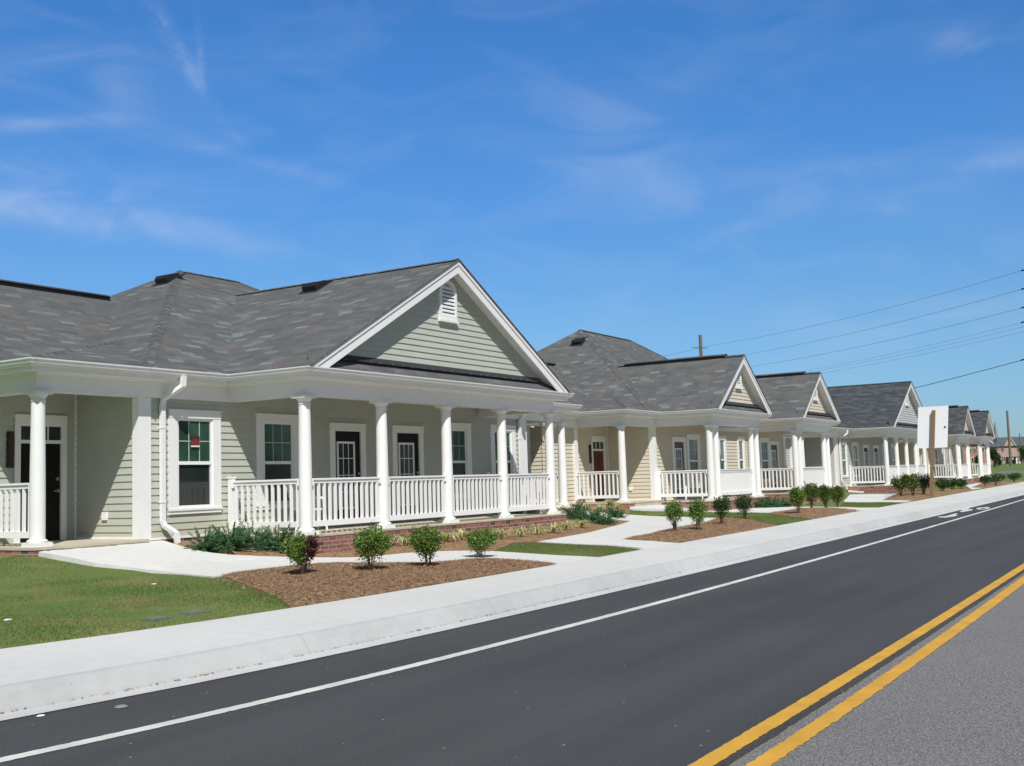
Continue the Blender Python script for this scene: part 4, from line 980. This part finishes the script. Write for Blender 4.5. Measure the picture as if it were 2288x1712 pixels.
GRP1, GRP2, GRP3 = 'shrubs in the front mulch bed', 'shrubs in the bed by the second walkway', 'shrubs in beds farther along the sidewalk'
SH = [  # base px, top py, width px, label, group, leaf, red
 (678.6, 1282.5, 1195, 78, 'green shrub with burgundy leaves on its right side', GRP1, 'leaf', 'y'),
 (828.5, 1273.5, 1181, 94, 'broad bright green shrub right of the burgundy one in front bed', GRP1, 'leaf', None),
 (956, 1264.5, 1178, 74, 'upright green shrub between two others in the front mulch bed', GRP1, 'leaf', None),
 (1071.5, 1248.5, 1182, 72, 'round green shrub at the lawn end of the front mulch bed', GRP1, 'leaf', None),
 (1508, 1186, 1119, 44, 'slim shrub nearest the walkway tip in the second bed', GRP2, 'leaf', None),
 (1560.6, 1184, 1119, 44, 'slim shrub second from the walkway tip in the second bed', GRP2, 'leaf', None),
 (1613, 1170.5, 1109, 42, 'shrub in front of the twin columns of the cream porch', GRP2, 'leafdark', None),
 (1665, 1160, 1108, 46, 'rightmost shrub of the second mulch bed, beside the grass', GRP2, 'leafdark', None),
 (1784, 1146, 1088, 36, 'separate shrub leaning at the left end of the third bed', GRP3, 'leaf', None),
 (1814, 1138.5, 1079, 36, 'tallest shrub in the third bed, with twiggy top', GRP3, 'leafyellow', None),
 (1845.7, 1138, 1083, 32, 'shrub squeezed between two others in the third bed', GRP3, 'leafyellow', None),
 (1871.6, 1134.5, 1086, 40, 'yellow green shrub at the right end of the third bed', GRP3, 'leafyellow', None),
 (2013, 1108, 1062, 46, 'yellow green shrub at the left of the clump by the sign post', GRP3, 'leafyellow', None),
 (2040, 1107, 1058, 46, 'broad shrub in the middle of the clump by the sign post', GRP3, 'leafyellow', None),
 (2064, 1104, 1060, 40, 'dark shrub just behind the sign post', GRP3, 'leafdark', None),
 (2106, 1097.5, 1071, 34, 'dark shrub first right of the sign post', GRP3, 'leafdark', None),
 (2128, 1095, 1070, 36, 'dark shrub in the middle of the clump right of the sign', GRP3, 'leafdark', None),
 (2149, 1092.5, 1071, 32, 'dark shrub at the right end of the clump past the sign', GRP3, 'leafdark', None),
 (2201, 1086.5, 1064, 26, 'dark shrub before the last porch column', GRP3, 'leafdark', None),
 (2225, 1084.5, 1059, 38, 'larger dark shrub right of the last porch', GRP3, 'leafdark', None),
 (2266, 1077, 1057.5, 34, 'farthest dark shrub at the right edge of the picture', GRP3, 'leafdark', None),
]
def on_any(px, py):
    p = on(px, py)
    for k in BPOLY:
        if inpoly(BPOLY[k], p[0], p[1]): p = on(px, py, MND[k]); return (p[0], p[1], MND[k](p[0], p[1]))
    return p
for i, (px, py, top, wpx, lab, grp, lf, red) in enumerate(SH):
    b = on_any(px, py); D = dpt(b); h = (py-top)*D/FOC*1.0; w = wpx*D/FOC
    ls = .034 if i < 4 else .040 if i < 8 else .052 if i < 12 else .075; n = 5200 if i < 4 else 2800 if i < 12 else 1600
    shrub(b, h, w, n, 100+i, lab, grp, ls, lf, (CR[0], CR[1], w*.10) if red else None)
# young twiggy plant by the second cream porch
b = on_any(1713, 1108); shrub(b, .75, .35, 120, 77, 'thin twiggy sapling in front of the cream porch railing', None, .06, 'leafdark')

def juniper(base, R, h, n, seed, label, group):
    rg = np.random.default_rng(seed); r = thing('juniper', label, 'juniper', base, group); V = []; F = []; st = MB()
    for i in range(n):
        a = rg.uniform(0, 6.283); el = rg.uniform(.05, 1.15); L = R*rg.uniform(.55, 1.05); d = np.array([math.cos(a)*math.cos(el), math.sin(a)*math.cos(el), math.sin(el)*h/R*1.25])
        p0 = np.array([0, 0, .01]); k = 16
        if i % 3 == 0: st.tube([tuple(p0), tuple(p0+d*L*.9)], [.006, .002], 4)
        for j in range(k):
            t = .25+.75*j/k; c = p0+d*L*t+np.array([0, 0, -.05*t*t]); 
            for q in range(5):
                s = rg.normal(0, 1, 3); s = d*.9+s*.75; s /= np.linalg.norm(s); l = rg.uniform(.025, .055)*(R/.5)**.5; wv = np.cross(s, rg.normal(0, 1, 3)); wv = wv/np.linalg.norm(wv)*.007*(R/.5)**.5
                o = len(V); V += [c-wv, c+wv, c+s*l]; F.append((o, o+1, o+2))
    V = np.array(V); V[:, 2] = np.maximum(V[:, 2], .005)
    link('stem', st.mesh('stem', MT['stem']), r, base); link('foliage', fast_mesh('foliage', V, np.array(F), MT['needle']), r, base)
JG = 'spreading junipers'
JU = [(462, 1222, .46, .42, 'juniper nearest the downspout in the sage house bed'), (514, 1226, .55, .48, 'juniper second from the downspout, below the casement window'), (566, 1228, .55, .48, 'juniper in front of the porch corner newel post'), (622, 1231, .52, .46, 'juniper at the porch corner column, behind the burgundy shrub'),
      (1284, 1160, .52, .48, 'juniper against the right corner of the brick porch base'), (1322, 1168, .58, .44, 'wide juniper in the middle of the corner clump'), (1352, 1172, .42, .30, 'small juniper at the front of the corner clump'), (1374, 1160, .48, .36, 'juniper at the walkway tip right of the corner clump'),
      (1642, 1136, .6, .36, 'juniper left of the twin columns of cream porch'), (1688, 1135, .7, .42, 'juniper below the cream porch second column pair'), (1718, 1134, .7, .42, 'juniper in the middle of the second cream porch bed'), (1748, 1133, .6, .36, 'juniper at the right end of the second cream porch bed'),
      (1917, 1093, .9, .45, 'juniper by the downspout of the pale grey house'), (1950, 1094, .9, .45, 'juniper below the pale grey porch railing'), (1982, 1095, .9, .45, 'juniper at the corner column of pale grey porch')]
for i, (px, py, R, h, lab) in enumerate(JU): juniper(on_any(px, py), R, h, 85, 300+i, lab, JG)
def liriope(base, R, n, seed, label, group):
    rg = np.random.default_rng(seed); V = []; F = []
    for i in range(n):
        a = rg.uniform(0, 6.283); L = R*rg.uniform(.8, 1.5); out = rg.uniform(.35, 1.0); w = rg.uniform(.006, .010); c, s = math.cos(a), math.sin(a); o = len(V); k = 5
        for j in range(k+1):
            t = j/k; rr = L*out*t*.85; z = L*(1.15*t-(.55+.65*out)*t*t); ww = w*(1-t**3*.95); z = max(z, .01)
            V += [(c*rr-s*ww, s*rr+c*ww, z), (c*rr+s*ww, s*rr-c*ww, z)]
        F += [(o+2*j, o+2*j+1, o+2*j+3, o+2*j+2) for j in range(k)]
    o = link('variegated_lilyturf', fast_mesh('variegated_lilyturf', np.array(V), np.array(F), MT['strap']), None, base); tag(o, label, 'plant', group)
LG = 'variegated lilyturf tufts along the porch'
LI = [(744, 1230, 'lilyturf tuft right of the burgundy shrub'), (792, 1226, 'lilyturf tuft half hidden behind the broad front shrub'), (902, 1219, 'lilyturf tuft between the broad and the upright front shrubs'), (999, 1211, 'lilyturf tuft left of the round front shrub'), (1031, 1207, 'lilyturf tuft touching the round front shrub'), (1122, 1204, 'lilyturf tuft just right of the round front shrub'),
      (1162, 1199, 'lilyturf tuft below the fourth porch column'), (1198, 1194.5, 'large lilyturf tuft fourth from the corner junipers'), (1236, 1191, 'lilyturf tuft third from the corner junipers'), (1264, 1184.5, 'lilyturf tuft below the porch brick corner'), (1299, 1180, 'lilyturf tuft in front of the corner junipers'),
      (1306, 1139, 'lilyturf tuft leftmost in the cream entry bed'), (1343, 1139, 'lilyturf tuft second in the cream entry bed'), (1363, 1136.5, 'browned lilyturf tuft in the cream entry bed'), (1379, 1137, 'lilyturf tuft by the cream entry column')]
for i, (px, py, lab) in enumerate(LI): liriope(on_any(px, py),   .41 if i < 11 else .36, 100, 500+i, lab, LG)
b = on(8, 1236); liriope((b[0], b[1], b[2]), .25, 40, 599, 'lilyturf tuft at the left picture edge before the brick', LG)

# ------------------------------------------------------------------ sign, lids, litter
p = on_any(2081, 1109); sg = thing('yard_sign', 'blank white back of a sign board on a timber post', 'sign', (p[0], p[1], p[2]))
yw = R_(21); ux, uy = math.sin(yw), -math.cos(yw)     # board direction
mb = MB(); 
def at_x(px, py, x): d = ray(px, py); return CAM+d*(x/d[0])
pt = at_x(2086, 917, p[0]); dv = np.array(pt)-np.array(p); Sx = Matrix(((1, 0, 0, p[0]), (0, 1, dv[1]/dv[2], p[1]), (0, 0, 1, p[2]), (0, 0, 0, 1)))
mb.box(-.065, .065, -.07, .07, -.2, dv[2], 0, Sx); mb.build('post', MT['timber'], sg)
Mx = Sx @ Matrix.Translation((.11, .02, -p[2])) @ Matrix.Rotation(R_(90)+R_(6), 4, 'Z')
mb = MB(); mb.box(-.62, .66, -.02, .02, 2.36, 4.22, 0, Mx); mb.build('board', MT['signboard'], sg)
mb = MB(); mb.tube([tuple(Mx @ Vector((-.50, .01, 3.28))), tuple(Mx @ Vector((-.50, .045, 3.28)))], .04, 10); mb.build('bolt', MT['plaque'], sg)
for px, py, lab in ((350, 1385, 'grey meter lid flush in the lawn, nearer the left edge'), (434, 1371.5, 'grey meter lid flush in the lawn, nearer the mulch bed')):
    c = on(px, py); m = MB(); m.box(c[0]-.125, c[0]+.125, c[1]-.10, c[1]+.10, c[2]-.05, c[2]+.022); m.box(c[0]-.10, c[0]+.10, c[1]-.075, c[1]+.075, c[2]+.022, c[2]+.027); o = m.build('meter_lid', MT['lid']); tag(o, lab, 'meter lid', 'meter lids in the lawn')
def pebble(px, py, r, m, name, label, cat, z=None):
    c = on(px, py) if z is None else tuple(at_z(px, py, z)); mb = MB(); rg = np.random.default_rng(int(px)); rings = []
    k = 9
    for zz, rr in ((-.1, .8), (.12, 1.0), (.34, .72), (.42, .3)):
        rings.append([(c[0]+r*rr*math.cos(6.283*i/k)*rg.uniform(.8, 1.2)*1.3, c[1]+r*rr*math.sin(6.283*i/k)*rg.uniform(.8, 1.2), c[2]+zz*r) for i in range(k)])
    for a, b in zip(rings[:-1], rings[1:]):
        for i in range(k): j = (i+1) % k; mb.face([a[i], a[j], b[j], b[i]])
    mb.face(rings[-1]); tag(mb.build(name, m), label, cat)
pebble(270, 1581, .042, MT['stone'], 'stone', 'grey stone lying on the asphalt of the bike lane', 'stone', 0.0)
pebble(91, 1600, .022, MT['signboard'], 'stone', 'tiny white stone left on the asphalt near the gutter', 'stone', 0.0)
pebble(344, 1306, .035, MT['signboard'], 'paper_scrap', 'white paper scrap in the middle of the lawn', 'litter')
pebble(17, 1386, .035, MT['signboard'], 'paper_scrap', 'white paper scrap in the lawn at the left edge', 'litter')

# ------------------------------------------------------------------ far things
def pole(px_base, py_base, D, top_py, label, r=.16, name='utility_pole', px_top=None):
    b = at_d(px_base, py_base, D); t = at_d(px_base if px_top is None else px_top, top_py, D); z0 = terr(b[0], b[1]); th = thing(name, label, 'utility pole', (b[0], b[1], z0))
    mb = MB(); mb.tube([(b[0], b[1], z0-.3), (b[0], b[1], t[2])], [r, r*.7], 10); mb.build('pole', MT['polewood'], th); return th, b, t[2]
tF, bF, zF = pole(1578, 1040, 110, 745, 'utility pole rising behind the cream duplex roof', .24)
for z in (zF-1.35,):
    m = MB(); q = CR[:2]/np.linalg.norm(CR[:2]); m.tube([(bF[0]-q[0]*.9, bF[1]-q[1]*.9, z+.12), (bF[0]+q[0]*.7, bF[1]+q[1]*.7, z)], .05, 6); m.build('insulator_arm', MT['wire'], tF)
tN, bN, zN = pole(2345, 1040, 70, 540, 'utility pole beyond the right picture edge carrying the wires', .18)
pole(2259.5, 1050, 235, 917, 'bare utility pole in the far grass field', .30)
pole(2283, 1040, 300, 968, 'thin pole before the far brick townhouses', .16)
def wire(pts, label, r=.011, sag=.5, ins=True):
    """pts: (px,py,depth) at the near end, the pole and beyond"""
    th = thing('power_line', label, 'power line', tuple(at_d(*pts[0])), 'power lines'); mb = MB(); P = []
    for a, b in zip(pts[:-1], pts[1:]):
        A, Bq = at_d(*a), at_d(*b)
        for i in range(17):
            t = i/16; q = A+(Bq-A)*t; q[2] -= sag*4*t*(1-t); P.append(tuple(q))
    P = [p for i, p in enumerate(P) if i == 0 or math.dist(p, P[i-1]) > .01]
    mb.tube(P, r, 5); mb.build('cable', MT['wire'], th)
    if ins:
        A, Bq = Vector(P[0]), Vector(P[-1]); m = MB(); k = [Vector(p) for p in P[:6]]; L = 0
        m.tube([k[0].lerp(k[1], .35), k[0].lerp(k[1], .8)], .05, 6); m.build('insulator', MT['black'], th)
    return th
wire([(2340, 588, 70), (1577, 774, 110), (1300, 812, 135)], 'topmost wire, passing the pole behind the cream duplex')
wire([(2340, 630, 70), (1577, 806, 110)], 'second wire from the top')
wire([(2340, 673, 70), (1577, 833, 110)], 'third wire from the top')
wire([(2340, 706, 70), (1577, 862, 110)], 'upper strand of the three close thin wires', .007)
wire([(2340, 717, 70), (1577, 864, 110)], 'middle strand of the three close thin wires', .007, ins=False)
wire([(2340, 728, 70), (1577, 869, 110)], 'lower strand of the three close thin wires', .007, ins=False)
wire([(2340, 789, 70), (1577, 958, 110)], 'thick dark cable, lowest of the wires', .024)
# far brick town houses, church spire, field
def far_house(px0, px1, py_base, py_eave, py_ridge, D, wallm, name, label, gable=None, win=(), depth=9, doors=()):
    a, b = at_d(px0, py_base, D), at_d(px1, py_base, D); z0 = a[2]; k = D/FOC; ze = z0+(py_base-py_eave)*k; zr = z0+(py_base-py_ridge)*k
    u = (b-a)/np.linalg.norm(b-a); L = np.linalg.norm(b-a); nrm = np.array([-u[1], u[0], 0])*1.0
    if nrm@CF < 0: nrm = -nrm
    r = thing(name, label, 'house', tuple(a)); Mx = Matrix(((u[0], nrm[0], 0, a[0]), (u[1], nrm[1], 0, a[1]), (0, 0, 1, 0), (0, 0, 0, 1)))
    def T(x, y, z): return tuple(Mx @ Vector((x, y, z)))
    w = MB(); w.box(0, L, 0, depth, z0-3, ze, 0, Mx); w.build('wall', wallm, r)
    f = MB(); o = .5; f.slope([T(-o, -o, ze-.1), T(L+o, -o, ze-.1), T(L-.5, depth/2, zr), T(.5+1.6, depth/2, zr)]); f.slope([T(L+o, depth+o, ze-.1), T(-o, depth+o, ze-.1), T(2.1, depth/2, zr), T(L-.5, depth/2, zr)])
    f.slope([T(-o, depth+o, ze-.1), T(-o, -o, ze-.1), T(2.1, depth/2, zr)]); f.slope([T(L+o, -o, ze-.1), T(L+o, depth+o, ze-.1), T(L-.5, depth/2, zr)]); f.build('roof', MT['farroof'], r)
    for gx, gw, gz in (gable or ()):
        X = (gx-px0)/(px1-px0)*L; hw = gw*k/2; top = z0+(py_base-gz)*k; gg = MB(); gg.prism_dir([T(X-hw, -.35, ze-.1), T(X+hw, -.35, ze-.1), T(X, -.35, top)], Mx.to_3x3() @ Vector((0, 3.5, 0))); gg.build('gable', wallm, r)
        g2 = MB()
        for s in (-1, 1): g2.prism_dir([T(X+s*(hw+.4), -.6, ze-.3), T(X, -.6, top+.1), T(X, -.6, top+.5), T(X+s*(hw+.4), -.6, ze+.1)], Mx.to_3x3() @ Vector((0, .4, 0)))
        g2.build('gable_trim', MT['floor'], r)
    for (cx_, cy_, ww, hh, shut) in win:
        X = (cx_-px0)/(px1-px0)*L; Z = z0+(py_base-cy_)*k; hw, hz = ww*k/2, hh*k/2
        m = MB(); m.box(X-hw, X+hw, -.12, -.02, Z-hz, Z+hz, 0, Mx); wo = m.build('window', MT['white'], r)
        m = MB(); m.box(X-hw*.72, X+hw*.72, -.16, -.121, Z-hz*.85, Z+hz*.85, 0, Mx); m.build('pane', MT['glass_dark'], wo)
        if shut:
            for s in (-1, 1): m = MB(); m.box(X+s*hw*1.02, X+s*hw*1.6, -.1, -.02, Z-hz, Z+hz, 0, Mx); m.build('shutter', MT['black'], r)
    for (cx_, hh, ww) in doors:
        X = (cx_-px0)/(px1-px0)*L; hw = ww*k/2
        m = MB(); m.box(X-hw*.5, X+hw*.5, -.1, -.02, z0, z0+hh*k, 0, Mx); m.build('door', MT['brown_door'], r)
        m = MB(); m.box(X-hw*1.6, X+hw*1.6, -2.0, 0, z0+hh*k*1.15, z0+hh*k*1.3, 0, Mx); m.build('porch_roof', MT['farroof'], r)
        for s in (-1, 1): m = MB(); m.box(X+s*hw*1.3-.15, X+s*hw*1.3+.15, -1.9, -1.6, z0-.3, z0+hh*k*1.15, 0, Mx); m.build('porch_post', MT['white'], r)
    return r
far_house(2231, 2330, 1040, 997, 977, 330, MT['pinkbrick'], 'townhouse', 'pale pink brick townhouse row with dark shutters at far right', gable=[(2259, 20, 981)],
          win=[(2242.5, 1005, 4.5, 9.5, True), (2278.5, 1005, 4.5, 9.5, True), (2244, 1025, 4.5, 10, True), (2227.5+5, 1004, 2, 6, False), (2300, 1005, 4.5, 9.5, True)], doors=[(2254, 14, 6), (2269, 14, 5)])
far_house(2196, 2232, 1044, 999, 978, 300, MT['pinkbrick'], 'townhouse', 'dark roofed townhouse between the last porch and the pink row', win=[(2226, 1006, 3, 6, False)])
far_house(2150, 2202, 1048, 992, 968, 240, MT['orangebrick'], 'townhouse', 'orange brick house seen between the last porch columns', gable=[(2204, 26, 984)], win=[(2171.5, 1007, 5, 10, False), (2180.5, 1007, 5, 10, True), (2199, 1005, 6, 9, False), (2174, 1028, 6, 9, False)])
b = at_d(2229.5, 1040, 620); k = 620/FOC; m = MB(); zt = b[2]+95*k
m.lathe([(2.1, b[2]-5), (2.0, b[2]+46*k), (1.5, b[2]+55*k), (.95, b[2]+72*k), (.3, zt), (.0, zt+1.2)], b[0], b[1], 8); sp = m.build('church_spire', MT['stone'], loc=(b[0], b[1], b[2])); tag(sp, 'slender grey church spire above the far roofs', 'church spire')
def tree(px, py, D, top_py, wpx, seed, label, leafm='treeleaf', grp='far trees', n=2600, cut=.12):
    rg = np.random.default_rng(seed); b = at_d(px, py, D); k = D/FOC; h = (py-top_py)*k; w = wpx*k; r = thing('tree', label, 'tree', tuple(b), grp)
    t = MB(); t.tube([(b[0], b[1], b[2]-.5), (b[0], b[1], b[2]+h*.35), (b[0], b[1], b[2]+h*.75)], [w*.035+.1, w*.03+.06, .04], 7)
    C = []
    for i in range(12):
        a = rg.uniform(0, 6.283); q = np.array([math.cos(a)*w*.38*rg.uniform(.2, 1), math.sin(a)*w*.38*rg.uniform(.2, 1), h*rg.uniform(cut+.12, .88)]); C.append(q)
        t.tube([(b[0], b[1], b[2]+q[2]*.6), tuple(b+q)], [.09, .03], 5)
    t.build('trunk', MT['polewood'], r)
    P = np.vstack([c+rg.normal(0, 1, (n//12, 3))*np.array([w*.13, w*.13, h*.10]) for c in C]); P = P[P[:, 2] > h*cut*.4]
    V, F = leaf_cloud(P, max(.25, w*.06)); link('crown', fast_mesh('crown', V, F, MT[leafm]), r, tuple(b))
tree(2222, 1046, 225, 1004, 22, 901, 'olive bushy tree left of the pink townhouses')
tree(2231, 1043, 260, 1012, 16, 902, 'rounded dark bush at the corner of the pink townhouses')
tree(2287, 1036, 290, 1000, 22, 903, 'dark conifer-like tree at the right edge before the townhouses', 'leafdark')
tree(2187, 1048, 200, 1020, 14, 904, 'green bush before the orange brick house', 'leafdark')
tree(2263, 1040, 300, 1027, 9, 905, 'low shrub at the pink townhouse doors', 'leafdark', n=900, cut=.02)
q = [(2195, 1063), (2222, 1057), (2238, 1053.5), (2262, 1052.5), (2288, 1054), (2330, 1056), (2330, 1059), (2288, 1056.5), (2262, 1056.5), (2240, 1058), (2222, 1062), (2200, 1067)]
sheet('gravel_path', world(q), lambda x, y: terr(x, y)+.03, MT['oldasphalt'], .05, 12)

V = []; rg = np.random.default_rng(55); P = []
for i in range(26):
    x = -25+i*4.6+rg.uniform(-1.5, 1.5); y = -34+rg.uniform(-6, 6); h = rg.uniform(5, 10)
    for j in range(9): P.append(np.array([x, y, h*.55])+rg.normal(0, 1, (90, 3))*np.array([.9, .9, .8])+rg.uniform(-1, 1, 3)*np.array([2.2, 2.2, h*.38]))
V, F = leaf_cloud(np.vstack(P), .75); o = link('woodland', fast_mesh('woodland', V, F, MT['treeleaf'])); tag(o, 'green woodland strip across the street behind the viewer', 'woodland', kind='stuff')
# ------------------------------------------------------------------ light and sky
SUN = np.array([.606, .60, -1.0]); SUN /= np.linalg.norm(SUN)
ld = bpy.data.lights.new('sun', 'SUN'); ld.energy = 4.8; ld.angle = R_(.53); ld.color = (1, .97, .915)
lo = bpy.data.objects.new('sun', ld); COL.objects.link(lo); lo.rotation_euler = Vector(SUN).to_track_quat('-Z', 'Y').to_euler(); lo.location = (-20, -20, 40)
wd_ = bpy.data.worlds.new('World'); SC.world = wd_; wd_.use_nodes = True; nt = wd_.node_tree; nt.nodes.clear()
out = N(nt, 'ShaderNodeOutputWorld'); bg = N(nt, 'ShaderNodeBackground'); bg.inputs['Strength'].default_value = .07
sky = N(nt, 'ShaderNodeTexSky', sky_type='NISHITA', sun_disc=False); sky.sun_elevation = math.asin(-SUN[2]); sky.sun_rotation = math.atan2(-SUN[0], -SUN[1])
sky.air_density = 1.0; sky.dust_density = .25; sky.ozone_density = 1.6; sky.altitude = 0
hsv = N(nt, 'ShaderNodeHueSaturation'); hsv.inputs['Saturation'].default_value = 1.12; hsv.inputs['Value'].default_value = 1.0; nt.links.new(sky.outputs[0], hsv.inputs['Color'])
tc = N(nt, 'ShaderNodeTexCoord'); dirv = tc.outputs['Generated']
sepd = N(nt, 'ShaderNodeSeparateXYZ'); nt.links.new(dirv, sepd.inputs[0])
tint = ramp(nt, [(0, (.24, .36, .56)), (.06, (.28, .42, .60)), (.14, (.35, .51, .66)), (.26, (.33, .58, .82)), (.38, (.31, .62, .90)), (.60, (.36, .62, .90)), (1, (.40, .62, .86))]); nt.links.new(sepd.outputs[2], tint.inputs[0])
tv = N(nt, 'ShaderNodeVectorMath', operation='SCALE'); tv.inputs['Scale'].default_value = 2.38; 
sdot = N(nt, 'ShaderNodeVectorMath', operation='DOT_PRODUCT'); nt.links.new(dirv, sdot.inputs[0]); sdot.inputs[1].default_value = tuple(-SUN)
tsel = mixc(nt, tint.outputs[0], (.355, .36, .355), maprange(nt, sdot.outputs['Value'], -.25, .25))   # paler sky towards the sun
nt.links.new(tsel, tv.inputs[0])
tinted = N(nt, 'ShaderNodeVectorMath', operation='MULTIPLY'); nt.links.new(hsv.outputs[0], tinted.inputs[0]); nt.links.new(tv.outputs[0], tinted.inputs[1])
def dot(c): v = N(nt, 'ShaderNodeVectorMath', operation='DOT_PRODUCT'); nt.links.new(dirv, v.inputs[0]); v.inputs[1].default_value = tuple(c); return v.outputs['Value']
mp = N(nt, 'ShaderNodeMapping'); mp.inputs['Rotation'].default_value = (0, 0, R_(35)); mp.inputs['Scale'].default_value = (3.0, 3.0, 9.0); nt.links.new(dirv, mp.inputs[0])
fib = noise(nt, 2.6, 7, mp.outputs[0], .52, 1.0)
fine = noise(nt, 38, 5, dirv, .55, .4)
tot = None
for (px, py, hl, hw, ang, st, f) in ((190, 488, 300, 34, 8, .62, 0), (90, 278, 130, 17, -3, .5, 0), (80, 400, 240, 45, 4, .25, 0), (395, 105, 105, 15, 60, .55, 1), (445, 95, 85, 7, 85, .3, 1), (540, 350, 230, 16, 15, .22, 0), (530, 310, 22, 10, 25, .3, 1),
        (1370, 290, 130, 70, -25, .20, 0), (1300, 225, 170, 40, 5, .15, 0), (1150, 330, 260, 22, 8, .12, 0), (2240, 362, 130, 18, -3, .38, 0), (2190, 390, 90, 40, -35, .2, 0), (2150, 85, 60, 28, -20, .26, 0), (60, 130, 170, 28, -8, .35, 0), (270, 210, 60, 60, 30, .15, 0), (1640, 515, 110, 24, -22, .13, 0), (1950, 430, 300, 60, 6, .18, 0), (1500, 420, 300, 50, 10, .16, 0), (2180, 700, 260, 40, -8, .15, 0)):
    c = ray(px, py); c = c/np.linalg.norm(c); a = math.radians(ang); tx = math.cos(a)*CR-math.sin(a)*CU; tx = tx-c*(tx@c); tx /= np.linalg.norm(tx); ty = np.cross(c, tx)
    e1 = math_(nt, 'POWER', math_(nt, 'ABSOLUTE', math_(nt, 'MULTIPLY', dot(tx), FOC/hl)), 2.0); e2 = math_(nt, 'POWER', math_(nt, 'ABSOLUTE', math_(nt, 'MULTIPLY', dot(ty), FOC/hw)), 2.0)
    m_ = math_(nt, 'EXPONENT', math_(nt, 'MULTIPLY', math_(nt, 'ADD', e1, e2), -1.0)); m_ = math_(nt, 'MULTIPLY', m_, math_(nt, 'GREATER_THAN', dot(c), 0.0))
    tex = maprange(nt, fine if f else fib, .38, .64, .12 if f else .30, 1.0)
    m_ = math_(nt, 'MULTIPLY', math_(nt, 'MULTIPLY', m_, tex), st); tot = m_ if tot is None else math_(nt, 'ADD', tot, m_)
gen = maprange(nt, fib, .46, .80, 0, .15); tot = math_(nt, 'MINIMUM', math_(nt, 'ADD', tot, gen), .85)
skyc = mixc(nt, tinted.outputs[0], (9.2, 10.2, 12.2), math_(nt, 'MULTIPLY', tot, .62))
nt.links.new(skyc, bg.inputs['Color']); nt.links.new(bg.outputs[0], out.inputs['Surface'])
vs = SC.view_settings; SC.display_settings.display_device = 'sRGB'; vs.view_transform = 'Standard'; vs.look = 'None'; vs.exposure = 0; vs.gamma = 1; vs.use_curve_mapping = False
SC.cycles.max_bounces = 8
SC.cycles.use_denoising = True
